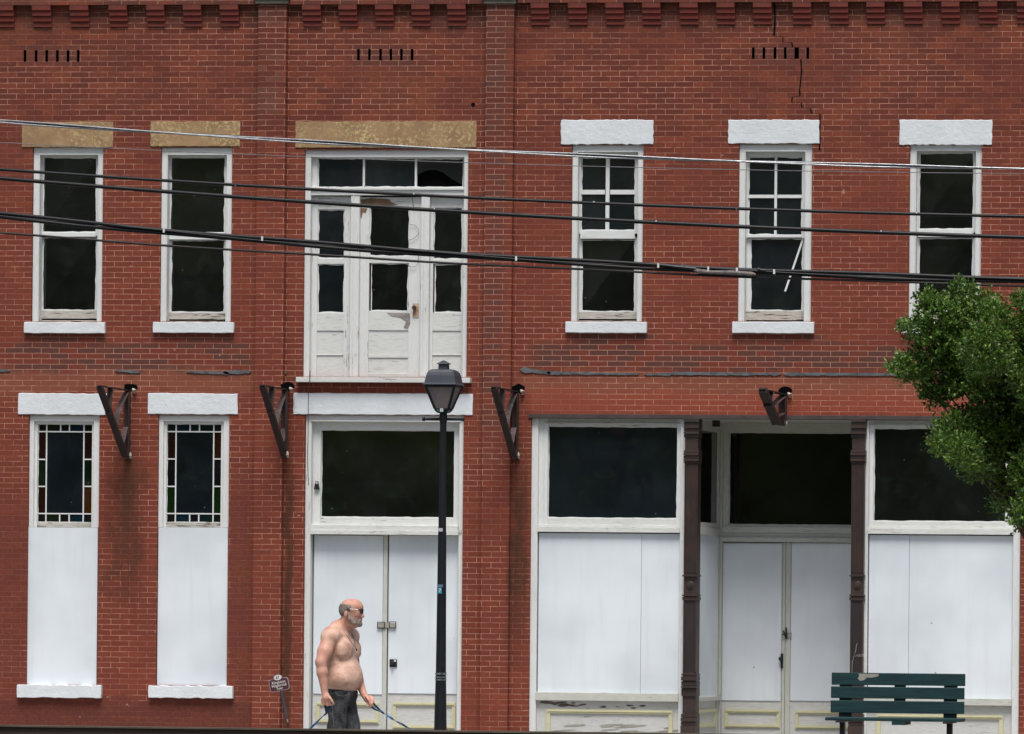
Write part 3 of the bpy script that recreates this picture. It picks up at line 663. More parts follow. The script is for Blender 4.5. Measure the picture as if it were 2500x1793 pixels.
def column(x0, x1, name='column'):
    """cast iron pilaster column: stepped cap, fluted shaft, rosette block, plain panel, stepped base"""
    Y = -.05; q = R(x0, 1022, x1, 1821, Y); X0, X1 = q[0], q[1]; X1 -= .0; W = X1-X0; b = MB()
    zz = lambda y: P((x0+x1)/2, y, Y).z
    b.box(X0+.012, X1-.012, Y+.018, .16, 0, zb_, 0)
    def band(ya, yb, pr, m=0, ins=0.0): b.box(X0+ins, X1-ins, Y+.018-pr, .155, zz(yb), zz(ya)+.0, m)
    for ya, yb, pr in ((1023, 1031, .03), (1032, 1038, .018), (1039, 1046, .034), (1047, 1053, .02), (1054, 1060, .036), (1061, 1068, .012), (1100, 1105, .02), (1106, 1112, .036), (1113, 1120, .022), (1121, 1126, .034), (1127, 1131, .015),
                       (1404, 1408, .028), (1452, 1456, .03), (1458, 1466, .018), (1645, 1650, .02), (1652, 1662, .045), (1664, 1674, .03), (1675, 1680, .05), (1681, 1700, .02), (1744, 1752, .03), (1753, 1762, .05), (1763, 1771, .035), (1772, 1850, .055)): band(ya, yb, pr)
    for i in range(5):                                   # reeds of the fluted shaft
        xx = X0+.02+(W-.04)*(i+.5)/5; r = (W-.04)/5*.34
        b.tube([(xx, Y+.016, zz(1398)), (xx, Y+.016, zz(1136))], r, 6)
    b.box(X0+.012, X0+.022, Y+.006, Y+.018, zz(1400), zz(1133)); b.box(X1-.022, X1-.012, Y+.006, Y+.018, zz(1400), zz(1133))
    b.box(X0+.028, X1-.028, Y+.0165, Y+.018, zz(1640), zz(1470), 1)
    b.box(X0+.012, X0+.026, Y+.006, Y+.018, zz(1642), zz(1468)); b.box(X1-.026, X1-.012, Y+.006, Y+.018, zz(1642), zz(1468))
    c = Vector(((X0+X1)/2, 0, zz(1430)))
    for r, d in ((.052, .010), (.034, .016), (.016, .024)):
        k = len(b.v); n_ = 20
        b.v += [(c.x+r*math.cos(2*math.pi*i/n_), Y+.018, c.z+r*math.sin(2*math.pi*i/n_)) for i in range(n_)] + [(c.x+r*.8*math.cos(2*math.pi*i/n_), Y+.018-d, c.z+r*.8*math.sin(2*math.pi*i/n_)) for i in range(n_)]
        b.f += [(k+i, k+(i+1) % n_, k+n_+(i+1) % n_, k+n_+i) for i in range(n_)] + [tuple(k+n_+i for i in range(n_))]; b.m += [0]*(n_+1)
    return b.build(name, [M['col'], M['cold']], SF, bevel=.003)
column(1666, 1703); C2 = column(2074, 2110)
b = MB()     # scratched marks on the right column
for st in ([(2080, 1643), (2081, 1615), (2084, 1608)], [(2083, 1607), (2089, 1590), (2091, 1575), (2094, 1570)], [(2089, 1603), (2092, 1599), (2096, 1604), (2096, 1598)], [(2099, 1597), (2098, 1603), (2102, 1603), (2102, 1597)], [(2105, 1603), (2105, 1597), (2108, 1598), (2109, 1604)]):
    b.tube([tuple(P(x, y, -.0505)) for x, y in st], .0022, 4)
b.build('scratches', plain('scratch', (.5, .48, .46), .9), C2)

# recessed entrance
RY = 1.3
e0, e1 = P(1703, 1400, .1).x, P(2074, 1400, .1).x
c0 = P(1758, 1400, RY).x; c1 = P(2120, 1400, RY).x
zhd = zb_
b = MB()
b.quad((e0-.02, .1, zhd), (e1+.4, .1, zhd), (e1+.4, RY+.3, zhd), (e0-.02, RY+.3, zhd))
REC = b.build('entrance_recess', M['cream'], SF)
b = MB(); b.quad((e0-.4, -.02, .012), (e1+.4, -.02, .012), (e1+.4, RY+.3, .012), (e0-.4, RY+.3, .012)); b.build('threshold', M['concrete'], REC); REC['label'] = 'recessed shaded entrance between the two iron columns'
# door wall
zz = lambda y: P(1915, y, RY).z
b = MB(); g = R(1781, 1057, 2074, 1282, RY+.04); gR = P(2074, 1200, RY+.04).x + .25
b.box(c0, g[0], RY, RY+.08, zz(1287), zhd, 0); b.box(g[0], gR, RY+.0015, RY+.08, g[3], zhd, 1); b.box(g[0], gR, RY+.0015, RY+.08, zz(1287), g[2], 1)
b.box(gR, gR+.1, RY, RY+.08, zz(1287), zhd, 0)
b.box(c0, gR+.1, RY-.02, RY+.08, zz(1302), zz(1287), 1); b.box(c0, gR+.1, RY-.005, RY+.08, zz(1313), zz(1302), 1); b.box(c0, gR+.1, RY-.05, RY+.08, zz(1324), zz(1313), 1)
putty(b, (g[0], gR, g[2], g[3]), RY+.037, 91, .006, .004)
b.build('transom_frame', [M['creamv'], M['cream']], REC, bevel=.003)
b = MB(); b.quad((g[0]-.01, RY+.04, g[2]-.01), (gR+.01, RY+.04, g[2]-.01), (gR+.01, RY+.046, g[3]+.01), (g[0]-.01, RY+.04, g[3]+.01)); b.build('pane', M['glass'], REC)
DA = panel_door('door', 1762, 1909, 1325, 1711, 1769, 1904, 1733, 1777, RY+.02, REC)
DB = panel_door('door', 1929, 2092, 1325, 1712, 1941, 2083, 1736, 1780, RY+.022, REC)
b = MB(); q = R(1909, 1325, 1929, 1821, RY); b.box(q[0], q[0]+.035, RY+.012, RY+.05, .02, q[3]); b.box(q[0]+.041, q[1], RY+.0, RY+.05, .02, q[3]); b.build('meeting_stile', M['creamv'], REC, bevel=.003)
b = MB(); pc = P(1905, 1609, RY-.04); b.tube([(pc.x, RY+.005, pc.z), (pc.x, RY-.03, pc.z), (pc.x, RY-.05, pc.z)], [.014, .026, .018], 12); q = R(1906, 1596, 1912, 1632, RY+.004); b.box(q[0], q[1], RY-.004, RY+.008, q[2], q[3]); b.build('door_knob', M['black'], DA)
b = MB()
for pts in ([(1909, 1549), (1921, 1550)], [(1919, 1532), (1921, 1560)], [(1912, 1540), (1920, 1560)]): b.tube([tuple(P(x, y, RY-.02)) for x, y in pts], .010, 6, 0)
q = R(1920, 1545, 1932, 1557, RY-.01); b.frame(q, (q[0]+.015, q[1]-.012, q[2]+.014, q[3]-.014), RY-.015, RY-.003, 1); b.build('latch', [M['black'], M['brass']], DB)
# left splayed side of the recess (two corner posts, narrow side light, boarded panel, kick)
A = Vector((e0-.02, .12)); B = Vector((c0, RY)); dv = (B-A).normalized(); nv = Vector((dv.y, -dv.x))   # nv points into the recess
Ls = (B-A).length
def side_box(b, s0, s1, t0, t1, z0, z1, m=0):
    n = len(b.v)
    for z in (z0, z1):
        for s, t in ((s0, t0), (s1, t0), (s1, t1), (s0, t1)):
            p = A + dv*s + nv*t; b.v.append((p.x, p.y, z))
    for q in ((0,3,2,1),(4,5,6,7),(0,1,5,4),(1,2,6,5),(2,3,7,6),(3,0,4,7)): b.f.append(tuple(n+i for i in q)); b.m.append(m)
zs = lambda y: P(1720, y, .5).z
b = MB()
side_box(b, Ls-.07, Ls+.0, -.02, .035, 0, zhd, 0); side_box(b, Ls-.16, Ls-.075, -.03, .015, 0, zhd, 0)
side_box(b, 0, .08, -.03, .02, 0, zhd, 0); side_box(b, .08, Ls-.16, -.028, .012, zs(1052), zhd, 1)
side_box(b, .08, Ls-.16, -.028, .012, zs(1290), zs(1276), 1); side_box(b, .08, Ls-.08, -.028, .035, zs(1306), zs(1290), 1)
side_box(b, .08, Ls-.16, -.02, .004, zs(1702), zs(1306), 2); side_box(b, .08, Ls-.08, -.02, .04, zs(1712), zs(1702), 1); side_box(b, .08, Ls-.16, -.02, .0, 0, zs(1712), 3)
for z0, z1 in ((1732, 1740), (1768, 1776)): side_box(b, .14, Ls-.2, 0, .02, zs(z1), zs(z0), 4)
side_box(b, Ls-.24, Ls-.2, 0, .018, zs(1768), zs(1740), 4)
b.build('splayed_side', [M['creamv'], M['cream'], M['board'], M['kick'], M['yellow']], REC)
b = MB(); side_box(b, .08, Ls-.16, -.022, -.012, zs(1276), zs(1052)); b.build('side_pane', M['glass'], REC)
# right splayed side mirrored (hidden from here, but real)
b = MB(); n = len(b.v)
xr0, xr1 = e1+.06, gR+.1
b.quad((xr0, .12, 0), (xr1, RY, 0), (xr1, RY, zhd), (xr0, .12, zhd)); b.build('side_wall', M['cream'], REC)
b = MB(); p = P(1747, 1032, .5); b.box(p.x-.03, p.x+.05, .45, .53, p.z-.05, zhd); b.build('hinge_block', M['rustd'], REC)

# ---- vents and corbels
vent_rects = []
for xs_, y0, y1 in (((61, 88, 114, 140, 166, 191), 123, 151), ((875, 902, 929, 954, 980, 1006), 120, 148), ((1839, 1865, 1866+0, 1892, 1917, 1945, 1972), 116, 144)):
    for x in sorted(set(xs_)):
        if x in (1866,): continue
        vent_rects.append(R(x-3.3 if x != 1945 else x-5.5, y0, x+3.3 if x != 1945 else x+5.5, y1)); OPEN.append(vent_rects[-1])
for r in vent_rects:
    v = MB(); X0, X1, Z0, Z1 = r; y1 = .22
    v.quad((X0, y1, Z0), (X1, y1, Z0), (X1, y1, Z1), (X0, y1, Z1)); 
    v.quad((X0, 0.004, Z0), (X0, y1, Z0), (X0, y1, Z1), (X0, 0.004, Z1)); v.quad((X1, 0.004, Z0), (X1, 0.004, Z1), (X1, y1, Z1), (X1, y1, Z0))
    v.quad((X0, 0.004, Z1), (X0, y1, Z1), (X1, y1, Z1), (X1, 0.004, Z1)); v.quad((X0, 0.004, Z0), (X1, 0.004, Z0), (X1, y1, Z0), (X0, y1, Z0))
    v.build('vent_slot', M['void'], BLD)

PR = -.085      # how far pilasters and the corbelled band stand out
XL, XR = -13.0, 13.0; ZT = wz(1250, -260)
zband = wz(1250, 12)
# pocket for the brackets: dark holes above each bracket
# the wall as a grid of cells with the openings left out, reveals added
xs = sorted(set([XL, XR] + [v for r in OPEN for v in r[:2]])); zs_ = sorted(set([-.3, ZT] + [v for r in OPEN for v in r[2:]]))
b = MB(); idx = {}
def vid(x, z):
    k = (x, z)
    if k not in idx: idx[k] = len(b.v); b.v.append((x, 0, z))
    return idx[k]
for i in range(len(xs)-1):
    for j in range(len(zs_)-1):
        mx, mz = (xs[i]+xs[i+1])/2, (zs_[j]+zs_[j+1])/2
        if any(r[0] < mx < r[1] and r[2] < mz < r[3] for r in OPEN): continue
        b.f.append((vid(xs[i], zs_[j]), vid(xs[i+1], zs_[j]), vid(xs[i+1], zs_[j+1]), vid(xs[i], zs_[j+1]))); b.m.append(0)
for r in OPEN:
    X0, X1, Z0, Z1 = r; d = .20
    if X1-X0 < .1: d = .004
    b.quad((X0, 0, Z0), (X0, d, Z0), (X0, d, Z1), (X0, 0, Z1)); b.quad((X1, 0, Z1), (X1, d, Z1), (X1, d, Z0), (X1, 0, Z0))
    b.quad((X0, 0, Z1), (X0, d, Z1), (X1, d, Z1), (X1, 0, Z1)); b.quad((X0, 0, Z0), (X1, 0, Z0), (X1, d, Z0), (X0, d, Z0))
b.quad((XL, 0, -.3), (XL, 0, ZT), (XL, 14, ZT), (XL, 14, -.3)); b.quad((XR, 0, -.3), (XR, 14, -.3), (XR, 14, ZT), (XR, 0, ZT))
b.quad((XL, 14, -.3), (XL, 14, ZT), (XR, 14, ZT), (XR, 14, -.3))
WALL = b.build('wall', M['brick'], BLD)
b = MB(); b.quad((XL, PR, ZT+.001), (XR, PR, ZT+.001), (XR, 14, ZT+.001), (XL, 14, ZT+.001)); b.build('roof', M['steel'], BLD)
# projecting band on the corbels
p1 = (wx(627, 900), wx(696, 900)); p1t = (P(628.5, 20, PR).x, P(695, 20, PR).x); p1b = (P(617, 1780, PR).x, P(686, 1780, PR).x)
def pilaster(xa, xb, xc, xd):
    X0 = (P(xa, 20, PR).x+P(xc, 1780, PR).x)/2; X1 = (P(xb, 20, PR).x+P(xd, 1780, PR).x)/2
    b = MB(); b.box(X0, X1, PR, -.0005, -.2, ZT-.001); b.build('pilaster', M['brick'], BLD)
    b = MB(); z1 = wz((xa+xb)/2, 1); z0 = wz((xa+xb)/2, 12); b.box(X0-.03, X1+.03, PR-.035, PR-.001, z0, z1); b.box(X0-.05, X1+.05, PR-.06, PR-.001, z1+.001, z1+.07); b.build('pilaster_cap', M['stone'], BLD, bevel=.006)
    return X0, X1
A0, A1 = pilaster(628, 696, 617, 686); B0, B1 = pilaster(1185, 1252, 1174, 1241)
b = MB()
for s0, s1, y in ((XL, A0, 14), (A1, B0, 12.5), (B1, XR, 7)):
    mid = {14: 300, 12.5: 920, 7: 1900}[y]
    b.box(s0+.0005, s1-.0005, PR, -.0005, wz(mid, y), ZT-.002)
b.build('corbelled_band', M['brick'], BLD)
cor = [(-10, 34), (80, 125), (172, 217), (267, 311), (359, 402), (448, 492), (538, 583), (739, 784), (828, 872), (917, 961), (1006, 1050), (1093, 1138),
       (1297, 1341), (1388, 1433), (1479, 1523), (1569, 1613), (1660, 1704), (1750, 1794), (1839, 1884), (1936, 1981), (2026, 2071), (2116, 2160), (2207, 2252), (2299, 2343), (2390, 2435), (2483, 2527), (2574, 2618), (-101, -57), (-192, -148)]
proto = None
for i, (a, c) in enumerate(cor):
    px = (a+c)/2; yt = 14 if px < 625 else (12.5 if px < 1185 else 7)
    mid = {14: 300, 12.5: 920, 7: 1900}[yt]; zt = wz(mid, yt); W_ = (wx(c, 40)-wx(a, 40))
    if proto is None:
        b = MB()
        for k in range(4):
            pr = PR*(4-k)/4; b.box(-.1125, .1125, pr+(.0 if k else .002), -.0005, -ROWH*(k+1)+.0035, -ROWH*k-(.0005 if k else 0)); b.box(-.110, .110, pr+.007, -.0005, -ROWH*(k+1), -ROWH*(k+1)+.003)
        proto = b.build('corbel', M['corbel'], BLD, bevel=.002); o = proto
    else:
        o = proto.copy(); COL.objects.link(o); o.parent = BLD
    o.location = (P(px, 40, PR/2).x, 0, zt+.0)
    o.scale = (W_/.225, 1, 1)
# crack
b = MB()
def crack(pts, w):
    for i in range(len(pts)-1):
        (x0, y0), (x1, y1) = pts[i], pts[i+1]; ww = w*random.uniform(.8, 1.2)
        patch(b, [(x0-ww, y0), (x0+ww, y0), (x1+ww, y1), (x1-ww, y1)], -.0012)
crack([(1888, 4), (1891, 14), (1892, 50), (1890, 88)], 2.4); crack([(1911, 91), (1911, 103)], 1.3); crack([(1933, 104), (1935, 116)], 1.8)
for yy, xa, xb in ((90, 1891, 1911), (104, 1911, 1934)): patch(b, [(xa, yy-.4), (xb, yy-.4), (xb, yy+.4), (xa, yy+.4)], -.0011)
b.build('crack', M['crack'], BLD); b = MB()
crack([(1955, 145), (1957, 175), (1954, 205), (1952, 222), (1953, 235)], 1.7); crack([(1934, 238), (1933, 250)], 1.5); crack([(1956, 252), (1958, 263)], 1.6); crack([(1979, 266), (1981, 277)], 1.6)
crack([(2002, 279), (2001.5, 330), (2000.5, 368)], 1.7); 
for yy, xa, xb in ((237, 1934, 1953), (251, 1934, 1957), (264.5, 1957, 1980), (278, 1980, 2002)): patch(b, [(xa, yy-.4), (xb, yy-.4), (xb, yy+.4), (xa, yy+.4)], -.0011)
b.build('crack', M['crack'], BLD)
b = MB(); q = P(1155, 256, 0); b.tube([(q.x, .001, q.z), (q.x, -.004, q.z)], [.028, .024], 9); b.build('old_bolt_hole', M['crack'], BLD)
# tar / flashing remnants
b = MB(); rs = random.Random(8)
def tarline(x0, x1, y0, y1, h0, h1, gaps=()):
    b = MB(); k = int((x1-x0)/7); up = []; lo = []
    for i in range(k+1):
        t = i/k; x = x0+(x1-x0)*t; y = y0+(y1-y0)*t; h = (h0+(h1-h0)*t)*rs.uniform(.65, 1.25)
        if i in (0, k): h *= .3
        up.append((x, y-h/2+rs.uniform(-.6, .6))); lo.append((x, y+h/2+rs.uniform(-.6, .6)))
    for i in range(k):
        if any(a < up[i][0] < c for a, c in gaps): continue
        ps = [P(*up[i]), P(*up[i+1]), P(*lo[i+1]), P(*lo[i])]
        b.prism([(p.x, p.z) for p in reversed(ps)], -.012, -.0004)
    b.build('tar_seam', M['tar'], BLD)
tarline(1270, 1345, 903, 911, 12, 9); tarline(1335, 1560, 911, 914, 7, 5); tarline(1572, 1640, 915, 914, 4, 8); tarline(1640, 1880, 912, 914, 8, 7); tarline(1880, 1908, 914, 914, 7, 6); tarline(1914, 2700, 914, 916, 7, 9)
tarline(282, 342, 906, 909, 4, 7); tarline(-20, 25, 905, 905, 12, 5); tarline(455, 560, 908, 912, 5, 7); tarline(545, 614, 910, 908, 6, 10); tarline(625, 700, 909, 911, 9, 10)

# ---- awning brackets
ML = plain('mortar_lump', (.36, .33, .29), .9)
def bracket(xb, yt, yb, xtip, short=False):
    Xw = P(xb, yt, 0).x; zt = P(xb, yt, 0).z; zb = P(xb, yb, 0).z
    # find how far out the tip stands
    lo, hi = -3.0, -.2
    for _ in range(40):
        m_ = (lo+hi)/2
        if P(xtip, yt, m_).x < Xw: hi = m_
        else: lo = m_
    out_ = -max(-1.35, (lo+hi)/2); b = MB(); h = .10 if short else .075
    Yp = PR if (xb > 696 and xb < 720) or (1185 < xb < 1250) else 0
    b.box(Xw-h*.5, Xw+h*.5, Yp-.03, Yp-.001, zb-(0 if short else .02), zt-.03, 0)           # upright on the wall
    b.box(Xw+h*.5-.008, Xw+h*.5, Yp-.09, Yp-.03, zb, zt-.05, 0)
    ye = -.10 if not short else -.42
    b.bar((Xw, -out_, zt-.03), (Xw, ye, zb+.02), h*1.05, .045, 1, up=(1, 0, 0)) if False else None
    dvec = Vector((0, ye+out_, zb-zt+.05)).normalized()
    b.bar((Xw, -out_, zt-.02), (Xw, ye, zb+.02), h, .06 if short else .04, 1)                               # diagonal
    b.bar((Xw, -out_-.02, zt-.012), (Xw, -.0, zt-.018), h*.8, .012, 2)                      # top bar
    # inner curved strap and web struts
    m1 = Vector((Xw, -out_, zt-.02)).lerp(Vector((Xw, ye, zb+.02)), .30)
    b.bar((Xw, -out_*.62, zt-.02), (Xw, m1.y+.03, m1.z-.08), h*.95, .014, 0)
    k = 7; pts = []
    m2 = Vector((Xw, -out_, zt-.02)).lerp(Vector((Xw, ye, zb+.02)), .62)
    p0 = Vector((Xw, -.08, zt-.05)); 
    for i in range(k+1):
        t = i/k; q = p0.lerp(m2, t); q.y -= .10*math.sin(math.pi*t); pts.append(q)
    for i in range(k): b.bar(pts[i], pts[i+1], h*.9, .012, 3)
    m3 = Vector((Xw, -.09, (zt+zb)/2-.05))
    b.bar(m3, Vector((Xw, -out_, zt-.02)).lerp(Vector((Xw, ye, zb+.02)), .85), h*.85, .012, 3)
    o = b.build('awning_bracket', [M['rust'], M['rustd'], M['rustd'], M['rustl']], BLD)
    # socket hole broken in the brick above
    b = MB(); rs = random.Random(int(xb)); pts = []
    cx_, cz = Xw+.03, zt+.02
    for i in range(12):
        t = 2*math.pi*i/12; pts.append((cx_+(.085+rs.uniform(-.01, .015))*math.cos(t), cz+(.05+rs.uniform(-.01, .012))*math.sin(t)))
    b.prism(pts, Yp-.004, Yp-.0005, 0)
    b.build('bracket_socket', M['void'], o); b = MB()
    b.tube([(Xw+.06, Yp-.02, zt+.0), (Xw+.09, Yp-.035, zt-.02), (Xw+.085, Yp-.03, zt-.05)], [.012, .026, .016], 7, 0)
    b.build('mortar_lump', ML, o); b = MB()
    b.tube([(Xw+.035, Yp-.02, zb+.06), (Xw+.045, Yp-.04, zb+.02), (Xw+.05, Yp-.03, zb-.01)], [.016, .02, .01], 7, 0)
    b.build('mortar_lump', ML, o)
    return o
bracket(313, 950, 1118, 243); bracket(701, 948, 1116, 641); bracket(1260, 953, 1118, 1206)
bracket(1912, 960, 1040, 1862, True)

# ------------------------------------------------------------------ street lamp
LY = -4.6
def lx(px, py=1000): return P(px, py, LY).x
def lz(py, px=1082): return P(px, py, LY).z
bx, bz = P(1072, 1787, LY), 0
LAMP = empty('street_lamp', (P(1082, 1200, LY).x, LY, 0), 'black post lamp with smoky glass lantern standing in front of the lower double doors', 'street lamp')
lcx = P(1083, 950, LY).x; base = Vector((lcx, LY, 0))
def lb(b, name, mats, parent=LAMP, **k):
    o = b.build(name, mats, parent, **k); o.location = -Vector(LAMP.location); return o
sc = 1/ (P(1182, 1000, LY).x - P(1082, 1000, LY).x) * 100       # px per metre
hp = lambda px: px/sc/2*.965
b = MB(); nseg = 10
zp = [0, .25, .26, lz(1720), lz(1640), lz(1300), lz(1296), lz(1030)]; wp = [44, 40, 32, 29, 25.5, 20.5, 19.5, 16]
b.tube([(lcx-.0, LY, z) for z in zp], [hp(w_)*1.02 for w_ in wp], 12)
b.tube([(lcx, LY, lz(1032)), (lcx, LY, lz(1020)), (lcx, LY, lz(1006))], [hp(18), hp(20), hp(19)], 12)
lb(b, 'post', M['lampblk'], smooth=False)
b = MB(); zc = lz(1024)
b.tube([(lcx-.235, LY, zc), (lcx-.21, LY, zc), (lcx-.205, LY, zc), (lcx-.03, LY, zc)], [.022, .024, .014, .017], 10); lb(b, 'ladder_bar', M['lampblk']); b = MB(); b.tube([(lcx+.04, LY, zc), (lcx+.21, LY, zc), (lcx+.215, LY, zc), (lcx+.235, LY, zc)], [.014, .014, .02, .02], 10)
lb(b, 'ladder_bar', M['lampblk'])
# lantern: side half widths in metres
HW = (lx(1112)-lx(1041))/2*1.0
b = MB(); zt_, zb2 = lz(944), lz(998); ht, hb2 = HW*1.02, HW*.47
b.ring4([(hb2*.72, lz(1009)), (hb2*1.05, lz(1003)), (hb2*1.08, zb2)], lcx, LY)
for i, j in ((-1,-1),(1,-1),(1,1),(-1,1)): b.bar((lcx+i*hb2, LY+j*hb2, zb2-.005), (lcx+i*ht, LY+j*ht, zt_+.01), .022, .022)
b.ring4([(ht*1.03, zt_-.012), (ht*1.03, zt_+.012)], lcx, LY)
lb(b, 'lantern_frame', M['lampblk'], bevel=.002)
b = MB(); b.ring4([(hb2*.97, zb2), (ht*.97, zt_-.003)], lcx, LY); lb(b, 'lantern_glass', M['lampglass'])
b = MB(); z0 = lz(942)
b.ring4([(ht*1.14, z0), (ht*1.15, z0+.012), (ht*1.05, z0+.02), (ht*1.0, lz(928)), (ht*.95, lz(918)), (ht*.88, lz(910)), (ht*.76, lz(905)), (ht*.62, lz(903)), (ht*.3, lz(902))], lcx, LY)
b.ring4([(hp(23), lz(904)), (hp(22), lz(889))], lcx, LY); b.ring4([(hp(30), lz(890)), (hp(29), lz(888)), (hp(4), lz(880.5)), (.002, lz(880))], lcx, LY)
lb(b, 'lantern_cap', M['lampcap'], bevel=.004)
b = MB(); q = P(1078, 1001, LY); 
def decal(b, px, py, w_, h_, yoff, m, Yb=LY): 
    c = P(px, py, Yb+yoff); b.box(c.x-w_/sc/2, c.x+w_/sc/2, Yb+yoff-.001, Yb+yoff, c.z-h_/sc/2, c.z+h_/sc/2, m)
decal(b, 1078, 1001.5, 8, 8, -hb2*1.08-.002, 0); decal(b, 1078, 1001.5, 1, 5, -hb2*1.08-.0035, 2); decal(b, 1069, 1002, 5, 5, -hb2*1.08-.002, 1)
lb(b, 'lantern_sticker', [plain('sticker_white', (.6, .62, .62), .5), plain('sticker_green', (.02, .16, .09), .5), plain('sticker_grey', (.25, .25, .26), .5)])
b = MB(); decal(b, 1076, 1294, 10, 8, -hp(20)-.003, 0); lb(b, 'post_label', plain('label_grey', (.5, .5, .54), .5)); b = MB(); decal(b, 1075, 1431, 13, 7, -hp(23)-.003, 1); decal(b, 1074, 1443, 9, 13, -hp(23)-.003, 2)
c = P(1074, 1441, LY-hp(23)-.005)
b.box(c.x-.011, c.x+.013, c.y-.001, c.y, c.z+.012, c.z+.02, 0); b.bar((c.x+.008, c.y, c.z+.014), (c.x-.004, c.y, c.z-.022), .008, .002, 0, up=(0, 1, 0))
lb(b, 'post_sticker', [plain('label_white', (.62, .62, .66), .5), plain('label_blue', (.10, .17, .27), .4), plain('label_teal', (.02, .30, .38), .4)])
b = MB(); rw = hp(27)*1.02
for y0, y1 in ((1643, 1648), (1652, 1655.5), (1658, 1662)):
    b.tube([(lcx-.0, LY, lz(y1)), (lcx, LY, lz(y0))], rw*1.012, 14)
lb(b, 'tape_band', plain('grey_tape', (.16, .17, .18), .6, var=.5, scale=20, col2=(.03, .03, .035)))

# ------------------------------------------------------------------ bench
BY = -5.0+.3
def bp(px, py, dy=0): return P(px, py, BY+dy)
BN = empty('park_bench', (bp(2190, 1700).x, BY, 0), 'dark green slatted park bench with chipped top slat, in front of the right hand boarding', 'bench')
M['bgreen'] = plain('dark_green_bench_paint', (.012, .044, .043), .55, var=.35, scale=3, aniso=(1, 4, 14), col2=(.008, .026, .033), spec=.3)
def bb(b, name, mats, **k):
    o = b.build(name, mats, BN, **k); o.location = -Vector(BN.location); return o
for (x0, x1, y0, y1, dy) in ((2030, 2356, 1644, 1674, .05), (2028.5, 2354, 1678, 1706.5, .025), (2027.5, 2353.5, 1712, 1742, 0)):
    A_, B_ = bp(x0, (y0+y1)/2, dy), bp(x1, (y0+y1)/2, dy); z1, z0 = bp(2190, y0, dy).z, bp(2190, y1, dy).z
    b = MB(); b.box(A_.x, B_.x, BY+dy, BY+dy+.035, z0, z1); bb(b, 'back_slat', M['bgreen'], bevel=.005)
b = MB(); c = [bp(x, y, .05).xz if False else (bp(x, y, .05).x, bp(x, y, .05).z) for x, y in ((2096, 1645), (2146, 1646), (2144, 1652), (2128, 1655), (2116, 1655), (2110, 1661), (2100, 1663), (2094, 1657), (2098, 1650))]
b.prism(list(reversed(c)), BY+.048, BY+.0495); bb(b, 'bare_wood_chip', plain('bare_grey_wood', (.30, .28, .25), .9))
for x0, x1 in ((2049, 2080), (2183, 2210), (2304, 2336)):
    a_, c_ = bp(x0, 1700, .06), bp(x1, 1700, .06); b = MB(); mid_ = (x0 == 2183)
    zl = bp(2190, 1762 if not mid_ else 1735, 0).z
    n = len(b.v)
    for X_ in (a_.x, c_.x): b.v += [(X_, BY+.036, zl), (X_, BY+.076, zl), (X_, BY+.125, bp(2190, 1650).z), (X_, BY+.086, bp(2190, 1650).z)]
    b.f += [(n, n+1, n+2, n+3), (n+7, n+6, n+5, n+4), (n, n+4, n+5, n+1), (n+1, n+5, n+6, n+2), (n+2, n+6, n+7, n+3), (n+3, n+7, n+4, n)]; b.m += [0]*6
    bb(b, 'back_support', M['bgreen'])
zs1 = bp(2190, 1752, 0).z
for k in range(3):
    y0 = BY-.40+k*.135; b = MB(); A_, B_ = P(2014 if k == 0 else 2016+3*k, 1756, y0), P(2349+2*k, 1758, y0); b.box(A_.x, B_.x, y0, y0+.125, zs1-.034, zs1); bb(b, 'seat_slat', M['bgreen'], bevel=.005)
b = MB()
for x0, x1 in ((2185, 2222),):
    a_, c_ = bp(x0, 1765, -.3), bp(x1, 1765, -.3); b.box(a_.x-.02, c_.x-.04, BY-.40, BY+.0, zs1-.075, zs1-.035)
bb(b, 'seat_batten', M['bgreen'])
for x0, x1 in ((2051, 2063), (2312, 2325)):
    a_, c_ = bp(x0, 1780, -.15), bp(x1, 1780, -.15); b = MB(); b.box(a_.x, c_.x, BY-.19, BY-.11, 0, zs1-.055, 0); b.box(a_.x-.01, c_.x+.01, BY-.4, BY+.10, zs1-.055, zs1-.035, 0); b.box(a_.x-.02, c_.x+.02, BY-.38, BY+.08, 0, .03, 0)
    bb(b, 'leg', M['black'], bevel=.003)

# ------------------------------------------------------------------ history trail sign
def text_mesh(txt, size, x, z, y, parent_b, extr=.001, bold=.0):
    cu_ = bpy.data.curves.new('t', 'FONT'); cu_.body = txt; cu_.size = size; cu_.align_x = 'CENTER'; cu_.align_y = 'CENTER'; cu_.extrude = extr; cu_.offset = bold; cu_.resolution_u = 4
    ob = bpy.data.objects.new('t', cu_); COL.objects.link(ob)
    dg = bpy.context.evaluated_depsgraph_get(); me = bpy.data.meshes.new_from_object(ob.evaluated_get(dg))
    n = len(parent_b[0].v)
    for v in me.vertices: parent_b[0].v.append((v.co.x+x, y-v.co.z, v.co.y+z))
    for p_ in me.polygons: parent_b[0].f.append(tuple(n+i for i in p_.vertices)); parent_b[0].m.append(parent_b[1])
    bpy.data.objects.remove(ob); bpy.data.curves.remove(cu_); bpy.data.meshes.remove(me)
SGY = -.35; sc_ = P(682, 1672, SGY); ss = P(782, 1672, SGY).x-P(682, 1672, SGY).x; ss /= 100
SG = empty('history_trail_sign', (P(700, 1760, SGY).x, SGY, 0), 'small tilted maroon sign with white lettering on a thin stake beside the left brick pilaster', 'sign')
def sg(b, name, mats, par=None, rot=True, **k):
    o = b.build(name, mats, SG if par is None else par, **k)
    return o
rel = lambda v: (v[0]-SG.location.x, v[1]-SG.location.y, v[2])
cxs, czs = sc_.x-SG.location.x, sc_.z
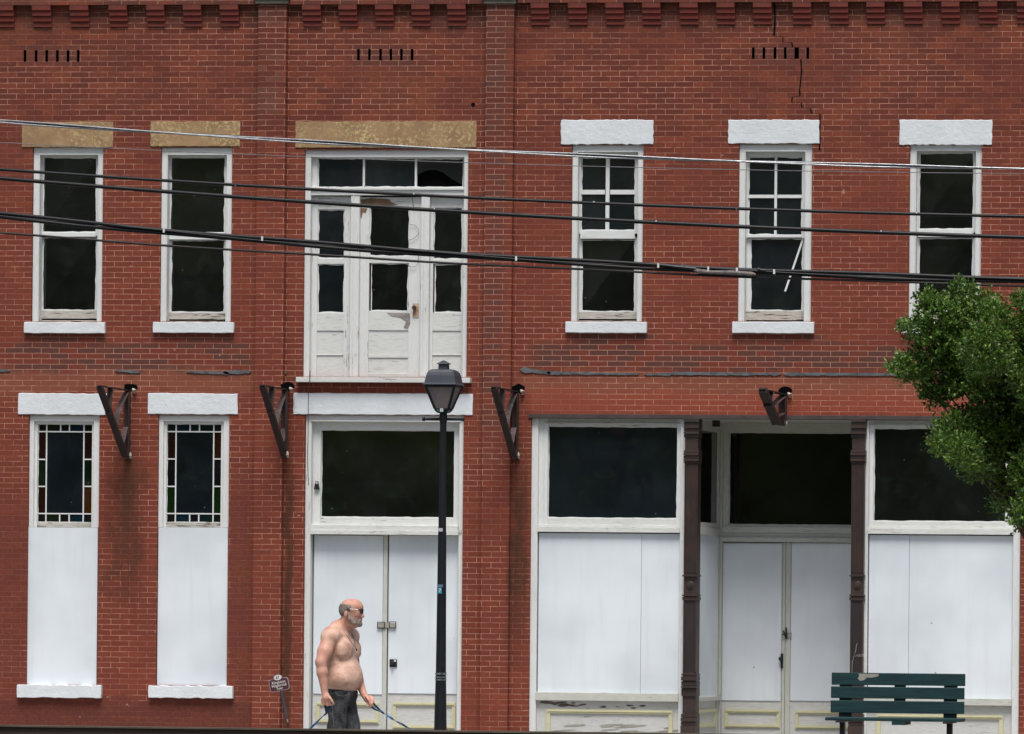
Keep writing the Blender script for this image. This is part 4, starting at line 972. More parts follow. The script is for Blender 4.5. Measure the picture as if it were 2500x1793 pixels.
def rounded(w_, h_, r, n_=5, dx=0, dz=0):
    pts = []
    for (sx, sz, a0) in ((1, 1, 0), (-1, 1, 90), (-1, -1, 180), (1, -1, 270)):
        for i in range(n_+1):
            t = rad(a0+90*i/n_); pts.append((dx+sx*(w_/2-r)+r*math.cos(t), dz+sz*(h_/2-r)+r*math.sin(t)))
    return pts
def rotp(pts, a=rad(11)): return [(cxs+x*math.cos(a)-z*math.sin(a), czs+x*math.sin(a)+z*math.cos(a)) for x, z in pts]
wS, hS = 48*ss, 30*ss
b = MB(); b.prism(list(reversed(rotp(rounded(wS, hS, .03)))), -.012, 0, 0); b.prism(list(reversed(rotp(rounded(wS-.014, hS-.014, .026)))), -.0135, -.0121, 1)
BO = b.build('sign_board', [plain('sign_edge', (.30, .24, .26), .5), plain('sign_maroon', (.060, .018, .026), .45)], SG)
ov = lambda a_, b_: [(a_*math.cos(2*math.pi*i/28), hS/2+.012+b_*math.sin(2*math.pi*i/28)) for i in range(28)]
b = MB(); b.prism(list(reversed(rotp(ov(.058, .042)))), -.016, -.001, 0); b.prism(list(reversed(rotp(ov(.048, .032)))), -.0175, -.0161, 1)
b.build('number_oval', [plain('oval_edge', (.10, .05, .06), .5), plain('oval_white', (.62, .60, .60), .5)], SG)
b = MB(); tb = MB()
for txt, sz, dz, mm in (('Kingston', .047, .030, 0), ('Historical', .047, -.008, 0), ('Tour', .040, -.045, 0), ('67', .044, hS/2+.012, 1)):
    text_mesh(txt, sz, 0, dz, -.0195 if mm else -.015, (tb, mm), .001, .0004)
a = rad(11); tb.v = [(cxs+x*math.cos(a)-z*math.sin(a), y, czs+x*math.sin(a)+z*math.cos(a)) for x, y, z in tb.v]
tb.build('lettering', [plain('letter_white', (.66, .62, .60), .5), plain('number_dark', (.10, .09, .09), .5)], SG)
b = MB(); s0, s1, s2 = P(685, 1684, SGY), P(694, 1724, SGY), P(701, 1756, SGY-.02)
gz = Vector((s2.x+.03, SGY+.28, .0)); s3 = P(701, 1757, SGY)
b.tube([rel(s0), rel(s1), rel(s2)], [.016, .015, .011], 8, 0); b.tube([rel(s2), rel(P(702.5, 1764, SGY))], [.010, .006], 6, 1)
b.tube([rel(P(701, 1757, SGY)), (0.02, .12, .0)], [.007, .007], 6, 2)
b.build('stake', [plain('blue_black_stake', (.028, .034, .055), .5), plain('pale_stake_tip', (.5, .46, .38), .7), M['rustd']], SG)

# ------------------------------------------------------------------ overhead cables
CYY = -10.0
GRP = 'overhead cables crossing in front of the upper storey'
def cable_pts(ks, dz=0, x0=-200, x1=2700, n=46, Y=CYY, wob=0.0, ph=0.0):
    K = np.array(ks, float); co = np.polyfit(K[:, 0], K[:, 1], 2)
    xx = np.linspace(-4200, 6500, 150); dy = co[2]+co[1]*xx+co[0]*xx*xx
    lo_, hi_ = -200, 2700
    pts = []
    for x, y in zip(xx, dy):
        if x > hi_: y = np.polyval(co, hi_) + (2*co[0]*hi_+co[1])*(x-hi_) + co[0]*(x-hi_)**2
        p_ = P(x, y, Y); pts.append(Vector((p_.x, Y, p_.z+dz)))
    if wob:
        for i, p_ in enumerate(pts): t = p_.x*2.2+ph; p_.z += wob*math.sin(t); p_.y += wob*math.cos(t)
    return pts
M['cable'] = plain('black_cable', (.006, .006, .008), .45, var=.4, scale=6, spec=.35); M['cableb'] = plain('brownish_cable', (.011, .007, .007), .6, var=.4, scale=8)
M['wire'] = plain('bare_aluminium_wire', (.42, .43, .45), .30, metal=.85, var=.3, scale=10); M['thin'] = plain('thin_grey_wire', (.16, .15, .17), .5)
M['clip'] = plain('white_clip', (.75, .75, .73), .5)
def fine(pts, k=3):
    o_ = []
    for i in range(len(pts)-1):
        for j in range(k): o_.append(pts[i].lerp(pts[i+1], j/k))
    return o_ + [pts[-1]]
c1 = [(0, 295), (626, 336), (1260, 370), (1880, 396), (2500, 410)]
base_pt = cable_pts(c1)
def cable(name, label, builds, ks):
    root = empty(name, tuple(cable_pts(ks)[75]), label, 'cable', GRP)
    for nm, b, mt in builds:
        o = b.build(nm, mt, root, smooth=True); o.location = -Vector(root.location)
    return root
def cl(b, pts, every, r, jitter, m=0):
    """little pale clips along a cable"""
    for p_ in pts[::every]: q = p_+Vector((jitter*random.uniform(-1, 1), 0, r*.2)); b.tube([q-Vector((.008, 0, 0)), q+Vector((.008, 0, 0))], r, 7, m)
b = MB(); b.tube(cable_pts(c1, wob=.006), .0085, 8); b.tube(cable_pts(c1, dz=-.016, wob=.006, ph=3.1), .0085, 8)
b2 = MB(); b2.tube([p_+Vector((0, .02, -.004)) for p_ in cable_pts(c1, wob=.010, ph=1.5)], .010, 8)
cable('overhead_cable', 'topmost overhead cable, bright bare metal strands twisted with a dark one', [('metal_strand', b, M['wire']), ('dark_strand', b2, M['cable'])], c1)
ks = [(0, 349), (640, 378), (1240, 401), (1880, 417), (2500, 424)]
b = MB(); b.tube(cable_pts(ks), .0038, 6); cable('overhead_cable', 'hair thin grey wire just below the bright topmost cable', [('strand', b, M['thin'])], ks)
ks = [(0, 414), (400, 441), (640, 456), (1240, 487), (1860, 512), (2500, 529)]
b = MB(); b.tube(cable_pts(ks), .0165, 8); b2 = MB(); cl(b2, fine(cable_pts(ks))[150:330], 17, .0165, .2)
cable('overhead_cable', 'upper of the two plain black cables, third cable from the top', [('strand', b, M['cable']), ('pale_speck', b2, M['wire'])], ks)
ks = [(0, 436), (640, 485), (1240, 525), (1860, 556), (2500, 580)]
b = MB(); b.tube(cable_pts(ks), .0205, 8); b2 = MB(); cl(b2, fine(cable_pts(ks))[150:330], 23, .0195, .2)
cable('overhead_cable', 'lower of the two plain black cables, just above the thick lashed bundle', [('strand', b, M['cable']), ('pale_speck', b2, M['wire'])], ks)
ks4 = [(0, 527), (640, 584), (1240, 631), (1880, 666), (2500, 683)]
b = MB(); b.tube(cable_pts(ks4, dz=.016, wob=.006), .0195, 8); b.tube(cable_pts(ks4, dz=-.018, wob=.006, ph=2), .0195, 8); b.tube([p_+Vector((0, -.018, 0)) for p_ in cable_pts(ks4, wob=.01, ph=4)], .010, 8)
CBb = cable('overhead_cable', 'thick bundle of lashed black cables carrying a mended splice in front of the windows', [('strand', b, M['cable'])], ks4)
b = MB()
for x, y in ((1607, 649), (1729, 657), (1799, 660), (1890, 664), (400, 563), (1260, 632), (640, 583)):
    p_ = P(x, y, CYY-.04); b.tube([p_+Vector((0, 0, -.022)), p_+Vector((0, 0, .024))], .011, 7)
o = b.build('clip', M['clip'], CBb); o.location = -Vector(CBb.location)
b = MB(); pts = [P(x, y, CYY-.03) for x, y in ((1690, 657), (1705, 663), (1740, 666), (1790, 667), (1835, 670), (1845, 671))]; b.tube(pts, [.010, .026, .022, .028, .026, .010], 9)
pts = [P(x, y, CYY-.03) for x, y in ((1600, 646), (1650, 652), (1700, 657))]; b.tube(pts, [.014, .02, .02], 8, 1)
pts = [P(x, y, CYY-.04) for x, y in ((1644, 651), (1668, 650), (1672, 648))]; b.tube(pts, [.004, .005, .010], 6, 0)
pts = [P(x, y, CYY-.04) for x, y in ((1850, 656), (1858, 659), (1870, 659))]; b.tube(pts, [.012, .006, .004], 6, 0)
o = b.build('splice_sleeve', [plain('weathered_splice', (.17, .14, .12), .7, var=.6, scale=14, col2=(.05, .05, .06)), M['cable']], CBb); o.location = -Vector(CBb.location)
ks = [(0, 570), (640, 614), (1240, 649), (1600, 667), (1880, 680), (2500, 697)]
b = MB(); b.tube(cable_pts(ks, wob=.004), .012, 8)
cable('overhead_cable', 'lowest overhead cable, a thin brownish line under the thick bundle', [('strand', b, M['cableb'])], ks)

# ------------------------------------------------------------------ low wall in the foreground
WY = -24.2
zt_ = P(1250, 1785.5, WY).z; b = MB(); b.box(-40, 40, WY-.06, WY+.06, zt_-.16, zt_); 
LR = empty('timber_rail', (0, WY, 0), 'brown timber rail running along the whole bottom edge', 'rail')
M['rail'] = plain('brown_rail_timber', (.045, .024, .019), .8, var=.4, scale=2, aniso=(1, 6, 10)); M['railt'] = plain('rail_top', (.085, .065, .045), .85, var=.4, scale=3)
b = MB(); b.box(-40, 40, -.05, .05, zt_-.15, zt_-.0125); b.build('beam', M['rail'], LR)
b = MB(); b.box(-40, 40, -.07, .055, zt_-.012, zt_); b.build('top_board', M['railt'], LR)
for k in range(-10, 11, 2):
    b = MB(); b.box(k*3.2-.06, k*3.2+.06, -.045, .045, -.2, zt_-.151); b.build('post', M['rail'], LR)

# ------------------------------------------------------------------ tree
TY_ = -20.5
def leafmat():
    n = N('shrub_leaf'); n.t.nodes.remove(n.tc) if False else None
    g = n.new('ShaderNodeNewGeometry')
    wn = n.new('ShaderNodeTexWhiteNoise', noise_dimensions='1D'); n.link(g.outputs['Random Per Island'], wn.inputs['W'])
    big = n.noise(n.tc.outputs['Object'], 2.2, 3)
    c = n.mix(n.mr(g.outputs['Random Per Island'], 0, 1), (.034, .090, .010), (.108, .200, .026))
    c = n.mix(n.math('MULTIPLY', n.mr(wn.outputs['Value'], .85, .95), .75), c, (.24, .34, .07))
    c = n.mix(n.math('MULTIPLY', n.mr(big, .5, .7), .55), c, (.040, .085, .020))
    c = n.mix(n.math('MULTIPLY', n.mr(wn.outputs['Value'], .12, .05), .5), c, (.11, .07, .025))
    n.b.inputs['Subsurface Weight'].default_value = 0
    m = n.done(c, .42, spec=.45)
    tr = n.new('ShaderNodeBsdfTranslucent'); n.link(c, tr.inputs[0]); mx = n.new('ShaderNodeMixShader'); mx.inputs[0].default_value = .22
    o_ = [q for q in n.t.nodes if q.type == 'OUTPUT_MATERIAL'][0]; n.link(n.b.outputs[0], mx.inputs[1]); n.link(tr.outputs[0], mx.inputs[2]); n.link(mx.outputs[0], o_.inputs[0])
    return m
TR = empty('shrub_tree', (P(2610, 1500, TY_).x, TY_, 0), 'bushy dark green tree with small leaves hiding the right end of the shop front', 'tree')
blobs = [(2262, 745, 22), (2345, 728, 30), (2290, 780, 38), (2352, 788, 52), (2425, 788, 40), (2400, 760, 34), (2218, 800, 13), (2275, 842, 42), (2335, 858, 58), (2405, 860, 60), (2455, 870, 55), (2225, 905, 36), (2192, 902, 18),
         (2285, 925, 52), (2350, 925, 52), (2420, 945, 58), (2475, 960, 60), (2283, 970, 26), (2318, 1055, 38), (2365, 1045, 44), (2420, 1040, 62), (2470, 1070, 60), (2300, 1092, 24), (2345, 1105, 34), (2400, 1115, 45), (2455, 1145, 50), (2375, 1150, 20), (2480, 1215, 40), (2495, 1265, 22),
         (2450, 1230, 18), (2540, 830, 50), (2560, 930, 90), (2560, 1050, 95), (2550, 1160, 80), (2540, 1240, 50), (2660, 880, 110), (2660, 1020, 120), (2655, 1140, 100), (2600, 770, 50), (2505, 745, 17), (2497, 800, 22), (2760, 960, 95), (2750, 1080, 95), (2650, 760, 60)]
V = []; Fc = []
stw = P(2400, 1000, TY_).x - P(2300, 1000, TY_).x; mpp = stw/100
tips = []
def leaf_at(c, d, size):
    """one pointed leaf: 2 triangles folded on the midrib, root at c, pointing along d"""
    d = d/np.linalg.norm(d); s = np.cross(d, rng.normal(size=3)); s /= np.linalg.norm(s); nn = np.cross(s, d)
    L, W = size, size*.27; n = len(V)
    V.extend([c, c+d*L*.5+s*W-nn*W*.25, c+d*L, c+d*L*.5-s*W-nn*W*.25, ]); Fc.append((n, n+1, n+2)); Fc.append((n, n+2, n+3))
for (bx_, by_, br_) in blobs:
    bx_ += 9*max(0, min(1, (2480-bx_)/200)); r_ = br_*mpp*.90; dist = rng.normal(0, .28); c = np.array(P(bx_, by_, TY_+dist)); 
    depth = max(r_*1.15, .16)
    ntw = int(320*(r_/.2)**2)+30
    for k in range(ntw):
        d = rng.normal(size=3); d /= np.linalg.norm(d); rr = r_*rng.uniform(.35, 1.0)**.6
        tc_ = c + d*np.array([rr, depth*rr/r_, rr])
        up = d*np.array([1, 1, .8]) + np.array([0, 0, .55]) + rng.normal(0, .25, 3); up /= np.linalg.norm(up)
        tl = rng.uniform(.05, .11)
        for q in range(rng.integers(9, 14)):
            t = rng.uniform(.0, 1.0); lc = tc_ + up*tl*t; ld = up*(.35+.9*t) + rng.normal(0, .6, 3); leaf_at(lc, ld, rng.uniform(.026, .044))
# outreaching sprigs
for (x0, y0, x1, y1) in ((2345, 725, 2342, 670), (2262, 745, 2264, 700), (2218, 800, 2196, 787), (2195, 902, 2163, 893), (2240, 870, 2212, 825), (2400, 750, 2398, 700), (2500, 745, 2497, 710), (2285, 1085, 2272, 1066), (2460, 1230, 2428, 1236), (2480, 1250, 2476, 1282), (2420, 770, 2442, 720), (2380, 1140, 2366, 1172)):
    a_, c_ = np.array(P(x0, y0, TY_)), np.array(P(x1, y1, TY_)); up = (c_-a_)/np.linalg.norm(c_-a_)
    for k in range(70):
        t = rng.uniform(0, 1); s_ = .045*(1-t*.75); leaf_at(a_+(c_-a_)*t + rng.normal(0, s_, 3), up*.7+rng.normal(0, .55, 3), rng.uniform(.02, .034))
V = np.array(V) - np.array(TR.location)
me = bpy.data.meshes.new('crown'); me.from_pydata(V.tolist(), [], Fc); me.materials.append(leafmat()); me.update()
o = bpy.data.objects.new('crown', me); COL.objects.link(o); o.parent = TR
b = MB(); rt = Vector(TR.location)
M['bark'] = plain('bark', (.09, .065, .045), .9, var=.4, scale=9, bump=.8)
b.tube([(0, 0, -.1), (.02, 0, .5), (-.03, .02, 1.1), (0, .03, 1.9)], [.09, .075, .065, .05], 9)
b.build('trunk', M['bark'], TR, smooth=True)
b = MB()
for (bx_, by_, br_) in blobs[::1]:
    if br_ < 34: continue
    c = P(bx_, by_, TY_)-rt; s0 = Vector((0, .2, min(1.9, max(.9, c.z*.55)))); m_ = s0.lerp(c, .55)+Vector((0, random.uniform(-.08, .08), .10)); m_.y += .12; b.tube([s0, m_, c], [.022, .012, .004], 6)
b.build('branch', M['bark'], TR, smooth=True)

# ------------------------------------------------------------------ trees across the street behind the viewer (seen only as reflections)
def woodmat():
    n = N('far_foliage'); o_ = n.tc.outputs['Object']
    a_ = n.noise(o_, .9, 6, .7, .5); b_ = n.noise(o_, .22, 4, .6)
    c = n.mix(n.mr(a_, .42, .62), (.010, .016, .006), (.40, .46, .15)); c = n.mix(n.math('MULTIPLY', n.mr(b_, .5, .65), .6), c, (.010, .014, .006))
    m = n.done(c, .9, spec=.1); tr = n.new('ShaderNodeBsdfTranslucent'); n.link(c, tr.inputs[0]); tp_ = n.new('ShaderNodeBsdfTransparent')
    mx = n.new('ShaderNodeMixShader'); mx.inputs[0].default_value = .7; n.link(n.b.outputs[0], mx.inputs[1]); n.link(tr.outputs[0], mx.inputs[2])
    ps = n.new('ShaderNodeSeparateXYZ'); n.link(o_, ps.inputs[0])
    gap = n.mr(n.math('ADD', n.noise(o_, .7, 5, .7), n.mr(ps.outputs[2], 3, 24, -.10, .07)), .555, .60)
    m2 = n.new('ShaderNodeMixShader'); n.link(gap, m2.inputs[0]); n.link(mx.outputs[0], m2.inputs[1]); n.link(tp_.outputs[0], m2.inputs[2])
    oo_ = [q for q in n.t.nodes if q.type == 'OUTPUT_MATERIAL'][0]; n.link(m2.outputs[0], oo_.inputs[0]); return m
b = MB(); nx, nz = 90, 14; rs = random.Random(3); hh = [20+5*math.sin(i*.23)+3*math.sin(i*.71+1)+rs.uniform(-1.5, 1.5) for i in range(nx+1)]
for i in range(nx+1):
    for j in range(nz+1):
        t = j/nz; z = -.5+hh[i]*t; y = -98 - 9*t*t + 2.2*math.sin(i*1.3+j*.9)+rs.uniform(-1.5, 1.5); b.v.append((-120+240*i/nx+rs.uniform(-.6, .6), y, z))
for i in range(nx):
    for j in range(nz): k = i*(nz+1)+j; b.f.append((k, k+nz+1, k+nz+2, k+1)); b.m.append(0)
tag(b.build('wood', woodmat(), smooth=True), 'far wooded bank behind the viewer reflected in the panes', 'trees', kind='stuff')

# ------------------------------------------------------------------ the man (distance-field body, one continuous surface)
MY = -19.9
def grid_mesh(f, lo, hi, h):
    """surface nets over an implicit function f(x,y,z) (negative inside)"""
    ax = [np.arange(lo[i], hi[i]+h, h) for i in range(3)]
    gx, gy_, gz = np.meshgrid(*ax, indexing='ij')
    v = f(gx, gy_, gz).astype(np.float32); s = v < 0
    nx, ny, nz = [len(a_)-1 for a_ in ax]
    acc = np.zeros((nx, ny, nz, 3), np.float32); cnt = np.zeros((nx, ny, nz), np.float32)
    C = [(i, j, k) for i in (0, 1) for j in (0, 1) for k in (0, 1)]
    sub = lambda a_, c: a_[c[0]:c[0]+nx, c[1]:c[1]+ny, c[2]:c[2]+nz]
    for p in C:
        for d in range(3):
            if p[d]: continue
            q = list(p); q[d] = 1; va, vb_ = sub(v, p), sub(v, q); m = (va < 0) != (vb_ < 0)
            t = np.where(m, va/(va-vb_+1e-12), 0)
            for e in range(3): acc[..., e] += np.where(m, p[e] + (t if e == d else 0), 0)
            cnt += m
    act = cnt > 0; idx_ = -np.ones((nx, ny, nz), np.int64); idx_[act] = np.arange(act.sum())
    cell = np.argwhere(act); vv = (cell + acc[act]/cnt[act][:, None])*h + np.array(lo)
    faces = []
    for d in range(3):
        a1, a2 = (d+1) % 3, (d+2) % 3
        e0 = [slice(1, nx), slice(1, ny), slice(1, nz)]; e0[d] = slice(0, [nx, ny, nz][d])
        e1 = list(e0); e1[d] = slice(1, [nx, ny, nz][d]+1)
        s0, s1 = s[tuple(e0)], s[tuple(e1)]; m = s0 != s1; pos = np.argwhere(m); off = np.ones(3, int); off[d] = 0; pos = pos + off
        fl = s0[m]
        def I(da, db):
            q = pos.copy(); q[:, a1] -= da; q[:, a2] -= db; return idx_[q[:, 0], q[:, 1], q[:, 2]]
        F_ = np.stack([I(1, 1), I(0, 1), I(0, 0), I(1, 0)], 1); F_[~fl] = F_[~fl][:, ::-1]; faces.append(F_)
    return vv, np.concatenate(faces)
def smin(a_, b_, k):
    h = np.clip(.5+.5*(b_-a_)/k, 0, 1); return b_*(1-h)+a_*h-k*h*(1-h)
def smax(a_, b_, k): return -smin(-a_, -b_, k)
def cap(p, q, r1, r2):
    p = np.array(p, float); q = np.array(q, float); d = q-p; dd = d@d
    def f(x, y, z):
        t = np.clip(((x-p[0])*d[0]+(y-p[1])*d[1]+(z-p[2])*d[2])/dd, 0, 1)
        return np.sqrt((x-p[0]-t*d[0])**2+(y-p[1]-t*d[1])**2+(z-p[2]-t*d[2])**2)-(r1+(r2-r1)*t)
    return f
def ell(c, r_, ax=None, rot=None):
    c = np.array(c, float); r_ = np.array(r_, float); A_ = np.eye(3) if ax is None else np.array(ax, float)
    def f(x, y, z):
        X_, Y_, Z_ = x-c[0], y-c[1], z-c[2]
        q = [(A_[i][0]*X_+A_[i][1]*Y_+A_[i][2]*Z_) for i in range(3)]
        k0 = np.sqrt(sum((q[i]/r_[i])**2 for i in range(3))); k1 = np.sqrt(sum((q[i]/r_[i]**2)**2 for i in range(3)))
        return k0*(k0-1)/np.maximum(k1, 1e-6)
    return f
O_ = P(836, 1983, MY); MO = Vector((O_.x, MY, 0))
aF = rad(-14.5); Fv = np.array([math.cos(aF), math.sin(aF), 0]); Rv = np.array([math.sin(aF), -math.cos(aF), 0]); Zv = np.array([0, 0, 1.])
BX = [Fv, Rv, Zv]
def Bp(f, r_, z): return Fv*f + Rv*r_ + Zv*z          # body frame -> man local
def MP(px, py, dy=0.0): p_ = P(px, py, MY+dy)-MO; return np.array([p_.x, p_.y, p_.z])
aH = rad(4); HF = np.array([math.cos(aH), math.sin(aH), 0]); HR = np.array([math.sin(aH), -math.cos(aH), 0])
# lean of the head frame: face tipped slightly down
tl = rad(-4); HFt = HF*math.cos(tl)+Zv*math.sin(tl); HZt = -HF*math.sin(tl)+Zv*math.cos(tl); HX = [HFt, HR, HZt]
hc = MP(858.5, 1489, 0.0)
def Hp(f, r_, z): return hc + HFt*f + HR*r_ + HZt*z
prim = []; arms = []      # (function, blend k)
def add_(f, k=.03): prim.append((f, k))
def arm_(f, k=.03): arms.append((f, k))
# torso
add_(ell(Bp(-.005, 0, 1.135), (.142, .172, .150), BX)); add_(ell(Bp(.026, 0, 1.09), (.116, .140, .100), BX), .05)
add_(ell(Bp(-.035, 0, 1.31), (.118, .168, .19), BX), .05); add_(ell(Bp(-.075, 0, 1.405), (.085, .155, .105), BX), .05)
add_(ell(Bp(-.01, 0, 1.0), (.095, .132, .12), BX), .04)
add_(ell(Bp(.040, .080, 1.335), (.056, .088, .078), BX), .035); add_(ell(Bp(.040, -.080, 1.335), (.056, .088, .078), BX), .035)
add_(ell(Bp(.050, .082, 1.292), (.040, .072, .026), BX), .026); add_(ell(Bp(.050, -.082, 1.292), (.040, .072, .026), BX), .026)
add_(ell(Bp(-.015, .120, 1.08), (.100, .060, .06), BX), .06); add_(ell(Bp(-.015, -.120, 1.08), (.100, .060, .06), BX), .06)   # flanks
# shoulders, neck
for s_ in (1, -1):
    add_(ell(Bp(-.035, .160*s_, 1.432), (.064, .064, .064), BX), .06)
    add_(cap(Bp(-.055, .02*s_, 1.505), Bp(-.045, .125*s_, 1.468), .056, .052), .05)
    add_(cap(Bp(.02, .03*s_, 1.440), Bp(-.01, .15*s_, 1.452), .024, .022), .03)
add_(cap(Bp(-.045, 0, 1.45), hc+np.array([-.02, 0, -.06]), .062, .056), .03)
# head
add_(ell(Hp(-.012, 0, .004), (.087, .074, .083), HX), .02); add_(ell(Hp(.012, 0, -.045), (.066, .062, .072), HX), .025)
add_(ell(Hp(.040, 0, -.095), (.042, .045, .038), HX), .025)
add_(cap(Hp(.070, .02, .018), Hp(.070, -.02, .018), .014, .014), .02)
add_(cap(Hp(.078, 0, -.010), Hp(.097, 0, -.046), .008, .0125), .014); add_(cap(Hp(.086, .010, -.05), Hp(.086, -.010, -.05), .010, .010), .008); add_(ell(Hp(.030, 0, .030), (.058, .062, .052), HX), .03); add_(ell(Hp(.012, 0, -.118), (.050, .046, .034), HX), .03)
add_(cap(Hp(.080, .014, -.078), Hp(.080, -.014, -.078), .009, .009), .008)
for s_ in (1, -1):
    add_(ell(Hp(.052, .040*s_, -.035), (.024, .022, .022), HX), .02)
    add_(ell(Hp(-.030, .078*s_, -.040), (.016, .010, .030), HX), .006)
# near arm
sh = Bp(-.035, .172, 1.420); el = MP(783.5, 1617, -.27); wr = MP(792.5, 1688, -.275)
arm_(cap(sh, sh*.45+el*.55, .064, .058), .03); arm_(cap(sh*.45+el*.55, el, .058, .044), .02)
arm_(cap(el, el*.65+wr*.35, .042, .043), .015); arm_(cap(el*.65+wr*.35, wr, .043, .028), .02)
hn = []        # hand primitives
pc_ = MP(796, 1704, -.28)
hn.append((cap(wr, pc_, .026, .031), .01)); hn.append((cap(pc_, MP(794, 1711, -.278), .031, .024), .01)); 
for i, (kx, ky, mx_, my_, tx, ty) in enumerate(((786, 1707, 786.5, 1716, 791, 1717), (791.5, 1710, 792, 1720, 797, 1720), (798, 1711, 799, 1722, 803.5, 1722), (804.5, 1709, 806, 1721, 810, 1722))):
    a_, b_, c_ = MP(kx, ky, -.295+.004*i), MP(mx_, my_, -.292+.004*i), MP(tx, ty, -.262); r_ = (.0085, .0098, .0102, .0100)[i]
    hn += [(cap(wr*.4+pc_*.6, a_, .016, r_*1.1), .008), (cap(a_, b_, r_*1.08, r_), .003), (cap(b_, c_, r_, r_*.85), .003)]
t0, t1, t2, t3 = MP(800, 1698, -.29), MP(806.5, 1706, -.30), MP(811, 1713, -.30), MP(815, 1719.5, -.292)
hn += [(cap(t0, t1, .013, .0115), .010), (cap(t1, t2, .0115, .0100), .003), (cap(t2, t3, .0100, .0075), .003)]
# far arm
sh2 = Bp(-.035, -.175, 1.435); el2 = MP(866, 1640, .13); wr2 = MP(888, 1695, .04)
arm_(cap(sh2, el2, .058, .042), .035); arm_(cap(el2, el2*.6+wr2*.4, .042, .040), .015); arm_(cap(el2*.6+wr2*.4, wr2, .040, .027), .02)
hf = []; pc2 = MP(897, 1708, .03)
hf.append((cap(wr2, pc2, .025, .029), .01))
for i, (kx, ky, mx_, my_, tx, ty, dd) in enumerate(((905, 1701, 911.5, 1706, 911, 1713, .045), (905, 1707, 911, 1713, 908, 1719, .03), (902, 1713, 907.5, 1719, 903, 1723, .015), (897, 1717, 902, 1722.5, 897, 1724, .005))):
    a_, b_, c_ = MP(kx, ky, dd), MP(mx_, my_, dd-.01), MP(tx, ty, dd-.025); r_ = (.0098, .0100, .0095, .0085)[i]
    hf += [(cap(pc2, a_, .018, r_*1.1), .008), (cap(a_, b_, r_*1.08, r_), .003), (cap(b_, c_, r_, r_*.85), .003)]
t0, t1, t2, t3 = MP(895, 1702, -.0), MP(901, 1710, -.015), MP(903.5, 1718, -.018), MP(905.5, 1727, -.015)
hf += [(cap(t0, t1, .013, .0115), .010), (cap(t1, t2, .0112, .0098), .003), (cap(t2, t3, .0098, .0072), .003)]
def sstep(a_, b_, x): t = np.clip((x-a_)/(b_-a_), 0, 1); return t*t*(3-2*t)
def body(x, y, z):
    d = None
    for f, k in prim: v = f(x, y, z); d = v if d is None else smin(d, v, k)
    e = None
    for f, k in arms: v = f(x, y, z); e = v if e is None else smin(e, v, .02)
    d = smin(d, e, .004+.050*sstep(1.33, 1.46, z))
    for grp in (hn, hf):
        e = None
        for f, k in grp: v = f(x, y, z); e = v if e is None else smin(e, v, k)
        d = smin(d, e, .006)
    # fold under the belly line and navel
    return d
def mk(name, f, lo, hi, h, mat, parent, attrs=None):
    vv, ff = grid_mesh(f, lo, hi, h)
    me = bpy.data.meshes.new(name); me.from_pydata(vv.tolist(), [], ff.tolist()); me.materials.append(mat); me.polygons.foreach_set('use_smooth', [True]*len(ff)); me.update()
    for an, fn in (attrs or {}).items():
        at = me.attributes.new(an, 'FLOAT', 'POINT'); at.data.foreach_set('value', fn(vv).astype(np.float32))
    o = bpy.data.objects.new(name, me); COL.objects.link(o)
    if parent is not None: o.parent = parent
    return o
def sstep(a_, b_, x): t = np.clip((x-a_)/(b_-a_), 0, 1); return t*t*(3-2*t)
def red(v):      # weathered skin: arms, hands, face, neck
    x, y, z = v.T; d = np.minimum.reduce([cap(sh*.6+el*.4, el, .05, .04)(x, y, z), cap(el, wr, .04, .03)(x, y, z), cap(wr, MP(800, 1722, -.28), .05, .05)(x, y, z), cap(el2, MP(905, 1722, .02), .04, .05)(x, y, z),
        cap(sh2*.6+el2*.4, el2, .05, .04)(x, y, z), ell(Hp(0, 0, -.03), (.10, .085, .10), HX)(x, y, z)-.02, cap(Bp(-.05, 0, 1.48), Bp(-.06, 0, 1.53), .06, .06)(x, y, z)])
    return 1-sstep(.0, .05, d)
def hair_(v):    # chest hair along the breast bone and belly, dark nipple spots
    x, y, z = v.T; rr = x*Rv[0]+y*Rv[1]; ff = x*Fv[0]+y*Fv[1]
    return np.exp(-(rr/.045)**2)*sstep(.0, .05, ff)*sstep(1.05, 1.3, z)*(1-sstep(1.40, 1.47, z))
def nip(v):
    x, y, z = v.T; o_ = np.zeros(len(x))
    for s_ in (1, -1):
        c = Bp(.094, .098*s_, 1.303); o_ = np.maximum(o_, 1-sstep(.008, .017, np.sqrt((y-c[1])**2+(z-c[2])**2)+np.maximum(0, .03-(x*Fv[0]+y*Fv[1]))))
    return o_
